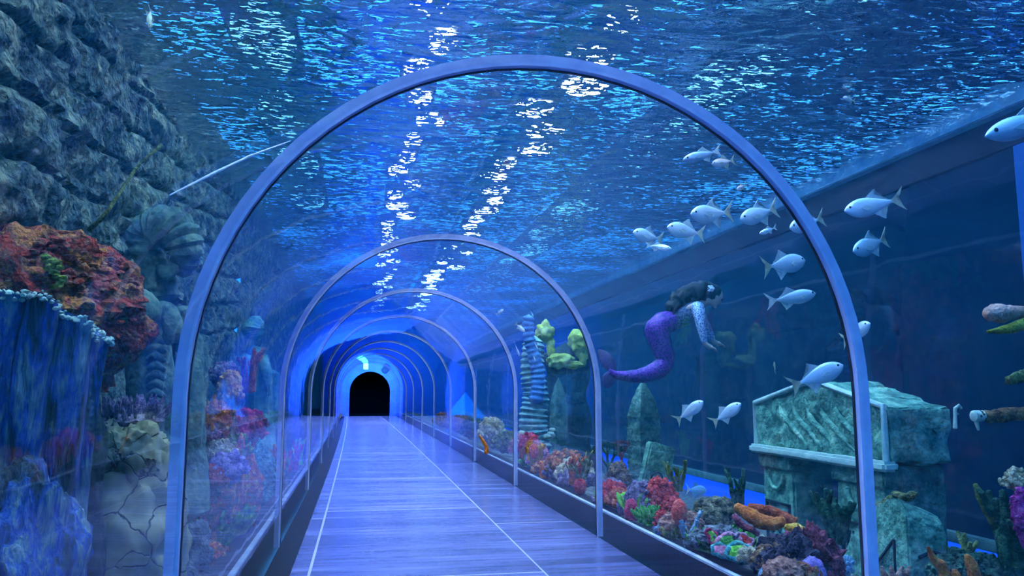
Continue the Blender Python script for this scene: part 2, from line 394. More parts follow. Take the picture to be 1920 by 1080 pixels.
# ---------------------------------------------------------------- water body (closed, with the tunnel cut out)
def water():
    bm = bmesh.new(); inn = prof(R+.052, 40, -.2); n = len(inn)
    x0, x1, z0 = -2.4, XF+.2, -.45
    def outer(x, z, s):
        dx, dz = x-XC, z-1.0; t = 1e9
        if dx > 1e-6: t = min(t, (x1-XC-s)/dx)
        if dx < -1e-6: t = min(t, (x0-XC-s)/dx)
        if dz > 1e-6: t = min(t, (ZS-1.0)/dz)
        if dz < -1e-6: t = min(t, (z0-1.0)/dz)
        return (XC+dx*t+s, 1.0+dz*t)
    A = []; B = []; ys = [-1.55 + (YE-.01+1.55)*i/20 for i in range(21)]
    for y in ys:
        s = sx(y); A.append([bm.verts.new((x+s, y, z)) for x, z in inn])
        B.append([bm.verts.new((ox, y, oz)) for ox, oz in [outer(x, z, s) for x, z in inn]])
    def q(*v): bm.faces.new(v)
    for k in range(len(ys)-1):
        for i in range(n):
            j = (i+1) % n
            q(A[k][i], A[k][j], A[k+1][j], A[k+1][i]); q(B[k][i], B[k+1][i], B[k+1][j], B[k][j])
    for k in (0, len(ys)-1):
        for i in range(n):
            j = (i+1) % n; q(A[k][i], B[k][i], B[k][j], A[k][j])
    return bm
w = obj('water', water(), M['water'], smooth=False); struct(w)

# ---------------------------------------------------------------- lamps above the water, added fill rows, sky light
M['lamp'] = emis('lamp face', (.88, .94, 1.0), 44); M['lampfill'] = emis('fill lamp face', (.22, .66, 1.0), 4.0)
M['lampbody'] = mat('lamp housing', [(.3, '303438'), (.7, '50565c')], 8, .5, .1)
def lamp(x, y, w_, l_, z=5.0, k=0):
    e = tag(empty('flood_or_fill_lamp', (x, y, z)), 'flood lamp above the water surface, in a glint row or added as fill', 'lamp', 'flood lamps above the water')  # set free of any mount; the dim ones are added fill lights
    obj('housing', boxbm((-w_/2-.04, -l_/2-.04, .01), (w_/2+.04, l_/2+.04, .14), .02), M['lampbody'], e, False)
    bm = bmesh.new(); bmesh.ops.create_cone(bm, segments=20, radius1=.5, radius2=.5, depth=.021, cap_ends=True); bmesh.ops.scale(bm, vec=(w_, l_, 1), verts=bm.verts)
    bmesh.ops.translate(bm, vec=(0, 0, -.002), verts=bm.verts); obj('lamp_face', bm, M['lampfill' if k else 'lamp'], e, False)
struct(obj('ceiling_rail', boxbm((2.50, 0, 5.14), (2.62, 38, 5.26)), M['lampbody'], smooth=False))
struct(obj('ceiling_rail', boxbm((4.84, 0, 5.54), (4.96, 38, 5.66)), M['lampbody'], smooth=False))
struct(obj('ceiling_rail', boxbm((.66, 0, 5.14), (.78, 38, 5.26)), M['lampbody'], smooth=False))
for k in range(13):
    y = 4.0 + 2.7*k
    for q in range(3):
        lamp(2.55 + rnd.uniform(-.34, .34), y + .9*q + rnd.uniform(-.02, .02), rnd.uniform(.34, .60), rnd.uniform(.60, .77), 5.0)
        lamp(.72 + rnd.uniform(-.22, .22), y + .8 + .9*q + rnd.uniform(-.02, .02), rnd.uniform(.26, .46), rnd.uniform(.60, .77), 5.0)
    lamp(4.9, y+.4, 1.1, 2.4, 5.4, 1)  # added dim row, fills the far wall side with light
    if k < 7: lamp(-1.25, 1.6 + 2.7*k, .75, 2.2, 5.4, 1)  # added dim row, brightens the left tank
for q in range(4): lamp(-.45 + rnd.uniform(-.3, .3), 5.6 + .62*q, .45, .42, 5.0)
lamp(-.45, 2.4, .6, 1.6, 5.0)
W = bpy.data.worlds.new('hall glow'); S.world = W; W.use_nodes = True
bg = W.node_tree.nodes['Background']; bg.inputs[0].default_value = (.055, .37, 1.0, 1); bg.inputs[1].default_value = 3.2
S.view_settings.view_transform = 'Standard'; S.view_settings.look = 'None'; S.view_settings.exposure = .56; S.view_settings.gamma = 1; S.view_settings.use_curve_mapping = False
cy = S.cycles
cy.max_bounces = 7; cy.diffuse_bounces = 2; cy.glossy_bounces = 3; cy.transparent_max_bounces = 64; cy.volume_bounces = 0; cy.transmission_bounces = 4
cy.use_adaptive_sampling = True; cy.adaptive_threshold = .07; cy.adaptive_min_samples = 16; cy.use_light_tree = False; cy.sample_clamp_indirect = 6; cy.use_denoising = True; cy.caustics_reflective = False; cy.caustics_refractive = False
#--PART2--

def free(o, p):            # child meshes built in world space keep their place under a root
    o.matrix_parent_inverse = Matrix.Translation(-p.location) if p.rotation_euler[2] == 0 else p.matrix_world.inverted()
    return o
# ------------------------------------------------ blue flood light on the end wall
ld = bpy.data.lights.new('end wall flood', 'AREA'); ld.shape = 'RECTANGLE'; ld.size = 1.6; ld.size_y = .3; ld.color = (.02, .20, 1.0); ld.energy = 260
lo_ = bpy.data.objects.new('end_wall_flood', ld); COL.objects.link(lo_); lo_.location = (XC+sx(36.2), 36.0, 2.25); lo_.rotation_euler = (math.radians(98), 0, 0)
tag(lo_, 'blue flood light washing the wall around the dark doorway', 'lamp')
M['white'] = mat('white plastic', [(.3, 'c8d0d8'), (.7, 'e8eef2')], 8, .5, .1)
p = at(686, 686, 37.0)
e = tag(empty('ceiling_camera', p), 'small white box hanging over the dark doorway', 'camera')
obj('body', boxbm((-.11, -.10, -.16), (.11, .10, .12), .02), M['white'], e)
obj('bracket', boxbm((-.025, -.025, .12), (.025, .025, 2.46-p.z), .004), M['ringdark'], e)
bm = bmesh.new(); r = bmesh.ops.create_cone(bm, segments=24, radius1=.16, radius2=.13, depth=.08, cap_ends=True)
bmesh.ops.rotate(bm, verts=bm.verts, matrix=Matrix.Rotation(PI/2, 3, 'X'))
o = obj('speaker', bm, M['ringdark']); o.location = at(722, 694, YE-.04); tag(o, 'round dark speaker on the blue wall above the doorway, right of its top', 'speaker')

# ------------------------------------------------ fish
def fishmat(name, back, belly, fin=False, metal=.25):
    m, nt, out = newmat(name); L = nt.links.new; p = N(nt, 'ShaderNodeBsdfPrincipled', Roughness=.38, Metallic=metal)
    tc = N(nt, 'ShaderNodeTexCoord'); s = N(nt, 'ShaderNodeSeparateXYZ'); L(tc.outputs['Object'], s.inputs[0])
    mr = N(nt, 'ShaderNodeMapRange'); mr.inputs[1].default_value = -.12; mr.inputs[2].default_value = .20; L(s.outputs['Z'], mr.inputs[0])
    L(ramp(nt, mr.outputs[0], [(0, belly), (.55, belly), (1, back)]), p.inputs['Base Color'])
    t = N(nt, 'ShaderNodeTexVoronoi', Scale=60); b = N(nt, 'ShaderNodeBump', Strength=.15, Distance=.01); L(tc.outputs['Object'], t.inputs['Vector']); L(t.outputs['Distance'], b.inputs['Height']); L(b.outputs[0], p.inputs['Normal'])
    L(p.outputs[0], out.inputs[0]); return m
M['silver'] = fishmat('silver scales', '9fc0d0', 'e8f2f4'); M['fin'] = mat('pale fin', [(.3, '9fb4b4'), (.7, 'cfe0dc')], 12, .6, .1)
M['finy'] = mat('yellow fin', [(.3, 'a4a484'), (.7, 'd4d0ac')], 12, .6, .1)
M['eye'] = mat('fish eye', [(.3, '050608'), (.7, '101418')], 5, .15, 0)
M['bluefish'] = fishmat('blue scales', '6a8cc0', 'a8c4e4', metal=.2); M['redfish'] = fishmat('red and white scales', 'd05a40', 'f0e0d8', metal=0); M['tang'] = fishmat('pale blue scales', '5c9cc8', '8cc4dc', metal=.1)
M['yelfish'] = fishmat('yellowish scales', 'a8b070', 'd8e0b0', metal=.1)
def fishbody(hs=1.0):
    h = [.012, .070, .112, .140, .158, .166, .164, .152, .132, .106, .076, .046, .026]; w = [.01, .034, .050, .060, .064, .062, .056, .048, .038, .028, .019, .012, .009]
    bm = bmesh.new(); n = len(h); seg = 16; rg = []
    for i in range(n):
        x = .5 - .80*(i/(n-1))**1.12; zc = -.012*math.sin(PI*i/(n-1))
        rg.append([bm.verts.new((x, w[i]*math.cos(2*PI*k/seg), (zc + h[i]*math.sin(2*PI*k/seg))*hs)) for k in range(seg)])
    for i in range(n-1):
        for k in range(seg): bm.faces.new((rg[i][k], rg[i][(k+1) % seg], rg[i+1][(k+1) % seg], rg[i+1][k]))
    bm.faces.new(rg[0]); bm.faces.new(rg[-1]); return bm
def fin(pl, th=.010, y=0, tilt=0):
    bm = bmesh.new()
    extr(bm, pl, y-th/2, y+th/2); bmesh.ops.triangulate(bm, faces=bm.faces)
    if tilt: bmesh.ops.rotate(bm, verts=bm.verts, cent=(pl[0][0], y, pl[0][1]), matrix=Matrix.Rotation(tilt, 3, 'Z'))
    return bm
def fishkind(k, hs, bodym, finm, tailm):
    d = {}
    def sc(pl): return [(x, z*hs) for x, z in pl]
    parts = [('body', fishbody(hs), bodym),
     ('tail_fin', fin(sc([(-.27, .02), (-.335, .045), (-.42, .115), (-.53, .215), (-.485, .12), (-.43, .04), (-.385, .0), (-.42, -.04), (-.465, -.115), (-.51, -.20), (-.40, -.11), (-.33, -.04), (-.27, -.02)])), tailm),
     ('dorsal_fin', fin(sc([(.12, .14), (.04, .195), (-.06, .262), (-.085, .258), (-.06, .205), (-.05, .165), (-.12, .135), (-.24, .060), (-.24, .03), (-.02, .12)])), finm),
     ('anal_fin', fin(sc([(.04, -.145), (-.04, -.20), (-.13, -.268), (-.15, -.255), (-.12, -.185), (-.09, -.150), (-.15, -.11), (-.24, -.060), (-.24, -.03), (-.03, -.12)])), finm),
     ('pectoral_fin', fin(sc([(.24, -.02), (.16, .01), (.07, -.03), (.10, -.07), (.17, -.075)]), .008, .066, -.25), finm),
     ('pectoral_fin', fin(sc([(.24, -.02), (.16, .01), (.07, -.03), (.10, -.07), (.17, -.075)]), .008, -.066, .25), finm)]
    for sgn in (1, -1):
        b = bmesh.new(); ball(b, (.405, sgn*.040, .035*hs), .022, 2, (1, .6, 1)); parts.append(('eye', b, M['eye']))
    out = []
    for n_, b, m_ in parts:
        bmesh.ops.recalc_face_normals(b, faces=b.faces); me = bpy.data.meshes.new(n_); b.to_mesh(me); b.free(); me.materials.append(m_)
        for f in me.polygons: f.use_smooth = True
        me.set_sharp_from_angle(angle=.9); out.append((n_, me))
    return out
K = {'pompano': fishkind('p', 1.0, M['silver'], M['fin'], M['finy']), 'slim': fishkind('s', .62, M['bluefish'], M['fin'], M['fin']),
     'slimsilver': fishkind('s', .66, M['silver'], M['fin'], M['fin']),
     'red': fishkind('r', .95, M['redfish'], M['finy'], M['finy']), 'tang': fishkind('t', 1.55, M['tang'], M['tang'], M['fin']), 'yellow': fishkind('y', 1.1, M['yelfish'], M['finy'], M['finy'])}
def fish(kind, head, tail, Y, label, dY=0, name='silver_fish', cat='fish', group=None):
    h = at(head[0], head[1], Y); t = at(tail[0], tail[1], Y+dY)
    d = (h-t); ln = d.length; d.normalize(); up = Vector((0, 0, 1))
    if abs(d.z) > .8: up = Vector((-.3, -1, 0))
    yv = up.cross(d).normalized(); up = d.cross(yv); c = (h+t)/2
    e = tag(empty(name, c), label, cat, group)
    e.matrix_world = Matrix.Translation(c) @ Matrix((d, yv, up)).transposed().to_4x4() @ Matrix.Scale(ln*.98, 4)
    for n_, me in K[kind]: objm(n_, me, None, e, False)
    return e
G = 'silver fish swimming on the right'
fish('pompano', (1582, 396), (1695, 372), 4.9, 'large silver fish with forked tail, topmost right of the nearest arch', -.10, group=G)
fish('pompano', (1599, 472), (1664, 446), 5.6, 'small silver fish angled head down, below the topmost fish right of the nearest arch', .12, group=G)
fish('pompano', (1294, 402), (1374, 398), 6.0, 'silver fish with pale back crossing the dark beam, left of a second similar fish', .15, group=G)
fish('pompano', (1387, 412), (1458, 390), 5.6, 'silver fish with raised dorsal fin just left of the nearest arch', .10, group=G)
fish('pompano', (1250, 426), (1322, 440), 6.6, 'dim silver fish with drooping tail under the beam edge', .15, group=G)
fish('pompano', (1480, 428), (1546, 408), 5.3, 'silver fish crossing behind the nearest arch, only tail and nose seen', .08, group=G)
fish('pompano', (1510, 488), (1429, 502), 5.3, 'bright silver fish heading right with fins hanging, above the mermaid', -.1, group=G)
fish('slimsilver', (1530, 550), (1436, 566), 5.6, 'pale greenish slender fish heading right, level with the swimmer head', -.1, group=G)
fish('pompano', (1632, 606), (1578, 640), 4.8, 'small pale fish half hidden behind the right leg of the nearest arch', .3, group=G)
fish('pompano', (1582, 684), (1480, 726), 4.9, 'large grey silver fish rising above the roof of the stone shrine', .1, group=G)
fish('pompano', (1319, 752), (1266, 790), 5.6, 'rounded silver fish rising between the obelisk and shrine, left of a pair', .15, group=G)
fish('pompano', (1390, 756), (1334, 794), 5.5, 'rounded silver fish rising beside the shrine eave, right of a pair', .15, group=G)
fish('slimsilver', (1846, 256), (2010, 205), 4.2, 'big pale fish at the right edge under the water surface', .0, group=G)
fish('pompano', (1186, 436), (1244, 450), 7.4, 'faint bluish fish under the surface, farthest left in the school', .2, group=G)
fish('slimsilver', (1259, 466), (1210, 460), 7.2, 'faint small fish heading right just below the faint bluish one', .2, group=G)
fish('slim', (1280, 300), (1352, 282), 5.6, 'long blue fish near the water surface inside the arch line', .1, 'blue_fish')
fish('red', (1334, 308), (1378, 300), 5.4, 'small red and white fish under the long blue fish', .05, 'red_fish')
fish('slimsilver', (1424, 438), (1456, 426), 5.3, 'tiny pale fish below the beam beside the arch', .05, group=G)
fish('tang', (1325, 920), (1286, 917), 5.6, 'round pale blue fish in front of the backlit blue strip', .05, 'blue_fish')
fish('yellow', (1452, 678), (1453, 698), 6.2, 'tiny yellowish fish facing up beside the swimmer', .05, 'yellow_fish')
fish('yellow', (279, 52), (283, 14), 4.4, 'small pale fish diving straight down near the top of the left tank', .05, 'yellow_fish')
fish('red', (1580, 183), (1604, 190), 5.2, 'tiny orange and white fish under the surface, upper right', .05, 'red_fish')
fish('red', (1381, 356), (1400, 346), 6.0, 'tiny red tailed fish between the surface and the beam', .05, 'red_fish')
for i, (h, t, lab) in enumerate((((974, 668), (964, 640), 'small white fish diving left of the ribbed pillar, lowest on its left'), ((984, 622), (966, 606), 'small white fish near the top of the ribbed pillar on its left'),
        ((1000, 594), (994, 580), 'small white fish above the top of the ribbed pillar'), ((1004, 678), (999, 664), 'small white fish in front of the middle of the ribbed pillar'),
        ((944, 580), (930, 590), 'small white fish farthest left above the ribbed pillar'), ((1008, 656), (1000, 636), 'small white fish between ribbed pillar and yellow sponge'))):
    fish('pompano', h, t, 10.2, lab, .05, 'silver_fish', group='small fish around the ribbed pillar')

# ------------------------------------------------ the swimmer in a mermaid costume
M['skin'] = mat('skin', [(.3, 'd0a890'), (.7, 'ecc8b4')], 6, .5, .05); M['hair'] = mat('black hair', [(.3, '020203'), (.7, '07070b')], 5, .5, .5, 30, stretch=(1, 1, 5))
M['scales'] = mat('silver blue scaled cloth', [(.0, '20346c'), (.35, '6484c0'), (.6, 'dce8f8')], 55, .3, .5, 60, kind='cell', metal=.2)
M['tail'] = mat('purple sequin cloth', [(.0, '0c0638'), (.35, '2a1278'), (.6, '6c2098')], 42, .3, .5, 60, kind='cell', metal=.15)
M['fluke'] = mat('dark purple fin', [(.3, '160f38'), (.7, '3a2a74')], 10, .45, .3, stretch=(4, 1, 1))
M['lips'] = mat('lips', [(.3, '6a2a30'), (.7, '8a3a40')], 6, .5, 0)
def skin(name, pts, edg, rad, m, parent=None, sub=2, root=0, extra=None, vox=None):
    me = bpy.data.meshes.new(name); me.from_pydata([tuple(p) for p in pts], edg, []); o = bpy.data.objects.new(name, me); COL.objects.link(o)
    sk = o.modifiers.new('skin', 'SKIN'); sk.use_smooth_shade = True
    for i, v in enumerate(me.skin_vertices[0].data):
        r = rad[i]; v.radius = r if isinstance(r, tuple) else (r, r); v.use_root = (i == root)
    ss = o.modifiers.new('sub', 'SUBSURF'); ss.levels = sub; ss.render_levels = sub
    dg = bpy.context.evaluated_depsgraph_get(); nm = bpy.data.meshes.new_from_object(o.evaluated_get(dg)); bpy.data.objects.remove(o)
    if extra:
        bm = bmesh.new(); bm.from_mesh(nm); extra(bm); bm.to_mesh(nm); bm.free()
    nm.name = name
    if vox:
        t = bpy.data.objects.new(name, nm); COL.objects.link(t); rm = t.modifiers.new('r', 'REMESH'); rm.mode = 'VOXEL'; rm.voxel_size = vox
        s2 = t.modifiers.new('s', 'SMOOTH'); s2.factor = .4; s2.iterations = 2
        dg = bpy.context.evaluated_depsgraph_get(); n2 = bpy.data.meshes.new_from_object(t.evaluated_get(dg)); bpy.data.objects.remove(t); nm = n2; nm.name = name
    nm.materials.clear(); nm.materials.append(m)
    for f in nm.polygons: f.use_smooth = True
    o = bpy.data.objects.new(name, nm); COL.objects.link(o)
    if parent: o.parent = parent; free(o, parent)
    return o
YM = 8.6
def mp(px, py, dy=0): return at(px, py, YM+dy)
hip, waist, chest = mp(1246, 606), mp(1268, 600), mp(1295, 585)
neckb, neckt, headc = mp(1313, 571), mp(1325, 565), mp(1339, 556)
shN, elN, wrN = mp(1309, 574, -.17), mp(1313, 607, -.22), mp(1322, 645, -.20)
shF, elF, wrF = mp(1303, 578, .17), mp(1322, 606, .30), mp(1338, 640, .28)
per = tag(empty('person', (hip.x, hip.y, 0.0)), 'person swimming in purple mermaid tail and scaled top, long dark hair with white flower', 'person')
pts = [hip, waist, chest, neckb, neckt, headc, shN, elN, wrN, shF, elF, wrF]
edg = [(0, 1), (1, 2), (2, 3), (3, 4), (4, 5), (2, 6), (6, 7), (7, 8), (2, 9), (9, 10), (10, 11)]
rad = [.10, .095, .125, .055, .048, .075, .058, .042, .028, .058, .042, .028]
fwd = (mp(1349, 563) - headc).normalized(); axis = (headc - neckt).normalized()      # face looks right and slightly down
side = fwd.cross(axis).normalized(); crown = side.cross(fwd).normalized() * -1
if crown.dot(Vector((0, 0, 1))) < 0: crown = -crown
def hand(wr, el, flip):
    a = (wr-el).normalized(); along = (Vector((RT.x, RT.y, 0))*.85 + a*.55).normalized()
    n = along.cross(Vector((0, 1, 0))).normalized(); lat = along.cross(n).normalized()
    ps, es, rs = [], [], []
    palm = wr + along*.045; ps += [palm]; rs += [.03]; es += [(None, 0)]
    ps += [wr + along*.085]; rs += [.028]; es += [(0, 1)]
    for f, (o_, ln) in enumerate(((-.030, .066), (-.010, .078), (.010, .074), (.029, .058))):
        b = len(ps); k0 = wr + along*.085 + lat*o_
        ps += [k0, k0 + along*ln*.45 + n*.004, k0 + along*ln*.78 - n*.004, k0 + along*ln - n*.014]; rs += [.0105, .0095, .0085, .007]
        es += [(1, b), (b, b+1), (b+1, b+2), (b+2, b+3)]
    b = len(ps); ps += [wr + along*.035 - lat*.03, wr + along*.062 - lat*.052 - n*.01, wr + along*.088 - lat*.058 - n*.018]; rs += [.013, .011, .009]
    es += [(0, b), (b, b+1), (b+1, b+2)]
    return ps, es, rs
for wi, ei in ((8, 7), (11, 10)):
    ps, es, rs = hand(pts[wi], pts[ei], 0); b = len(pts); pts += ps; rad += rs
    edg += [((wi if a is None else a+b), c+b) for a, c in es]
def headgeo(bm):
    vs = ball(bm, (0, 0, 0), 1, 3)
    for v in vs:
        n = v.co.copy(); x, y, z = n.x, n.y, n.z         # x forward, y side, z crown
        w_ = 1 - .22*max(0, -z)**1.5
        v.co = headc + fwd*(x*.098*(1 if x > 0 else 1.05)*w_) + side*(y*.075*w_) + crown*(z*.118)
    def add(c, r, sq): 
        b = ball(bm, (0, 0, 0), 1, 2)
        for v in b: v.co = headc + fwd*(c[0] + v.co.x*r*sq[0]) + side*(c[1] + v.co.y*r*sq[1]) + crown*(c[2] + v.co.z*r*sq[2])
    add((.098, 0, -.018), .018, (1.1, .75, 1.5)); add((.088, 0, .012), .014, (.8, .7, 1.8))      # nose, bridge
    add((.086, 0, -.062), .015, (.8, 1.5, .6)); add((.072, 0, -.098), .024, (1, 1.1, .8))          # mouth, chin
    add((.082, .03, .028), .016, (.6, 1.6, .5)); add((.082, -.03, .028), .016, (.6, 1.6, .5))      # brows
    for s_ in (1, -1): add((-.005, s_*.076, -.005), .026, (.7, .3, 1.1))                           # ears
body = skin('body', pts, edg, rad, M['skin'], per, 2, 0, headgeo, .0085)
for s_ in (1, -1):
    bm = bmesh.new(); ball(bm, headc + fwd*.086 + side*(s_*.033) + crown*.010, .016, 2, (1, 1, .8)); free(obj('eye', bm, M['eye'], per), per)
for s_ in (1, -1):
    bm = bmesh.new(); tube(bm, [headc + fwd*.090 + side*(s_*.014) + crown*.034, headc + fwd*.088 + side*(s_*.034) + crown*.040, headc + fwd*.076 + side*(s_*.054) + crown*.032], [.005, .006, .003], 6); free(obj('eyebrow', bm, M['hair'], per), per)
bm = bmesh.new(); ball(bm, headc + fwd*.095 + crown*-.062, .016, 2, (.6, .9, .45)); free(obj('lips', bm, M['lips'], per), per)
# scaled top with long sleeves
tp = [mp(1256, 605), mp(1274, 597), chest, mp(1308, 575), shN, elN, wrN + (elN-wrN)*.04, shF, elF, wrF + (elF-wrF)*.04]
M['bodice'] = mat('dark scaled cloth', [(.0, '060914'), (.4, '1c2440'), (.6, '50608c')], 55, .4, .5, 60, kind='cell')
skin('bodice', tp[:4] + [tp[4], tp[7]], [(0, 1), (1, 2), (2, 3), (2, 4), (2, 5)], [.120, .125, .150, .080, .082, .082], M['bodice'], per)
for q, r0 in ((4, 1), (7, 1)):
    skin('sleeve', [chest.lerp(tp[q], .55), tp[q], tp[q+1], tp[q+2]], [(0, 1), (1, 2), (2, 3)], [.086, .090, .056, .038], M['scales'], per)
# tail
tl = spline([mp(1262, 602), mp(1244, 606), mp(1233, 622), mp(1240, 650), mp(1248, 676), mp(1236, 692), mp(1212, 702), mp(1186, 706), mp(1158, 704), mp(1142, 697)], 3)
tr_ = lerps([.115, .138, .145, .122, .104, .104, .092, .072, .048, .036], len(tl))
bm = bmesh.new(); tube(bm, tl, tr_, 18, True, wob=.12, seed=4); tail = free(obj('mermaid_tail', bm, M['tail'], per), per)
def flukebm(tips):
    bm = bmesh.new(); root_ = mp(1152, 699)
    for tip, bulge in tips:
        c = (root_+tip)/2 + bulge; cs = spline([root_, c, tip], 6); perp = Vector((0, .35, 0))
        rows = []
        for i, q in enumerate(cs):
            w_ = .015 + .085*math.sin(PI*min(1, (i/(len(cs)-1))**.8*.97))
            tdir = (cs[min(i+1, len(cs)-1)]-cs[max(i-1, 0)]).normalized(); b = tdir.cross(Vector((0, 1, 0))).normalized()
            rows.append([bm.verts.new(q + (b*math.cos(a)*w_*.8 + Vector((0, 1, 0))*math.sin(a)*w_*.16)) for a in [2*PI*k/12 for k in range(12)]])
        for i in range(len(rows)-1):
            for k in range(12): bm.faces.new((rows[i][k], rows[i][(k+1) % 12], rows[i+1][(k+1) % 12], rows[i+1][k]))
        bm.faces.new(rows[0]); bm.faces.new(rows[-1])
    return bm
fl = obj('fluke', flukebm([(mp(1122, 656, .1), Vector((.0, 0, .02))), (mp(1138, 728, -.05), Vector((-.03, 0, 0)))]), M['fluke'], tail); fl['label'] = 'dark forked fin'
# hair streaming back from the head
hp = [mp(1334, 546), mp(1326, 544), mp(1312, 546), mp(1296, 550), mp(1281, 557), mp(1268, 568), mp(1260, 580), mp(1256, 590)]
hr = [.075, .105, .112, .115, .11, .10, .075, .03]
bm = bmesh.new(); tube(bm, spline(hp, 4), lerps(hr, 4*7+1), 20, True, wob=.35, seed=9)
cp = ball(bm, (0, 0, 0), 1, 3)
for v in cp: v.co = headc - fwd*.030 + crown*.022 + fwd*(v.co.x*.094) + side*(v.co.y*.088) + crown*(v.co.z*.112)
for q in range(9):
    y_ = rnd.uniform(-.1, .1); dz = rnd.uniform(-.05, .07)
    st = [p_ + Vector((0, y_, dz))*(.3+.7*i/7) for i, p_ in enumerate(hp)]
    tube(bm, spline(st, 3), lerps([.05, .055, .05, .045, .04, .03, .02, .008], 22), 8, True, wob=.2, seed=q)
hairo = free(obj('hair', bm, M['hair'], per), per)
M['petal'] = mat('white petals', [(.3, 'd8e4f4'), (.7, 'ffffff')], 9, .6, .2)
bm = bmesh.new(); fc = mp(1332, 541, -.10)
for k in range(6):
    a = 2*PI*k/6; ball(bm, fc + RT*math.cos(a)*.030 + Vector((0, 0, 1))*math.sin(a)*.024, .022, 2, (1, .6, .8))
ball(bm, fc - Vector((0, .012, 0)), .016, 2)
fo = obj('flower', bm, M['petal'], hairo); fo['label'] = 'white flower'

# ------------------------------------------------ stone shrine
def rough(bm, amp, fr, seed=0, cuts=0):
    if cuts: bmesh.ops.subdivide_edges(bm, edges=bm.edges, cuts=cuts, use_grid_fill=True)
    bm.normal_update()
    for v in bm.verts: v.co += v.normal*amp*fbm(v.co, fr, 4, seed)
    return bm
SX0, SX1 = 3.55, 3.98
sh = tag(empty('stone_shrine', (SX0+.2, 5.9, -.2)), 'weathered blue green stone shrine with a gabled roof block on two pillars', 'shrine')
def W(name, bm, m, par, smooth=True): o = obj(name, bm, m, par, smooth); return free(o, par if par.type == 'EMPTY' else par.parent) if par.type == 'EMPTY' else o
def gable(x0, x1, y0, y1, z0, ze, za, n=10):
    bm = bmesh.new(); ym = (y0+y1)/2 - .05
    ol = [(y0, z0), (y0, ze), ((y0+ym)/2, (ze+za)/2), (ym-.12, za), (ym+.12, za), ((y1+ym)/2, (ze+za)/2+.02), (y1, ze), (y1, z0)]
    a = [bm.verts.new((x0, y, z)) for y, z in ol]; b = [bm.verts.new((x1, y, z)) for y, z in ol]; k = len(ol)
    bm.faces.new(a); bm.faces.new(list(reversed(b)))
    for i in range(k): bm.faces.new((a[i], b[i], b[(i+1) % k], a[(i+1) % k]))
    bmesh.ops.bevel(bm, geom=list(bm.edges), offset=.018, segments=2, affect='EDGES')
    bmesh.ops.triangulate(bm, faces=bm.faces); bmesh.ops.subdivide_edges(bm, edges=[e for e in bm.edges if e.calc_length() > .2], cuts=5, use_grid_fill=True); bmesh.ops.triangulate(bm, faces=bm.faces)
    bmesh.ops.subdivide_edges(bm, edges=[e for e in bm.edges if e.calc_length() > .08], cuts=2, use_grid_fill=True)
    bm.normal_update()
    for v in bm.verts: v.co += v.normal*(.034*fbm((v.co.x, v.co.y + v.co.z*.8, v.co.z*1.8), 5, 5, 2))
    return bm
rb_ = W('roof_block', gable(SX0, SX1+.06, 4.98, 6.86, .675, 1.06, 1.245), M['stone'], sh)
W('cornice', rough(boxbm((SX0-.06, 4.96, .625), (SX0+.06, 6.90, .70), .02), .008, 9, 1, 3), M['paleline'], sh)
# raised border round the gable front
def frame_strip(pts3, r, m, name, par):
    bm = bmesh.new(); tube(bm, pts3, r, 8, True, wob=.25, seed=2); return W(name, bm, m, par)
frame_strip([(SX0-.01, 6.84, .70), (SX0-.01, 6.84, 1.07), (SX0-.01, 6.0, 1.235), (SX0-.01, 5.75, 1.235), (SX0-.01, 5.0, 1.07), (SX0-.01, 5.0, .70)], .022, M['paleline'], 'gable_moulding', sh)
# carved relief on the gable: two round masks and sweeping folds
for (yy, zz, rr) in ((6.62, .92, .075), (5.25, .90, .085)):
    bm = bmesh.new(); ball(bm, (SX0+.0, yy, zz), rr, 3, (.35, .8, 1.25), .12, 4, 3)
    for s_ in (-.3, .3): ball(bm, (SX0-.026, yy+s_*rr, zz+.03), rr*.16, 2)
    ball(bm, (SX0-.03, yy, zz-.01), rr*.2, 2, (.8, .7, 1.3)); ball(bm, (SX0-.022, yy, zz-.055), rr*.28, 2, (.6, 1.1, .4))
    W('carved_mask', bm, M['stone'], rb_)
for k in range(5):
    y0 = 6.42 - k*.21
    c = spline([(SX0-.002, y0, 1.07+.02*k if k < 3 else 1.05), (SX0-.018, y0-.10, .96), (SX0-.014, y0-.26, .86), (SX0-.006, y0-.42, .74)], 6)
    bm = bmesh.new(); tube(bm, c, lerps([.010, .024, .022, .008], len(c)), 8, True, wob=.3, seed=k); W('carved_fold', bm, M['stone'], rb_)
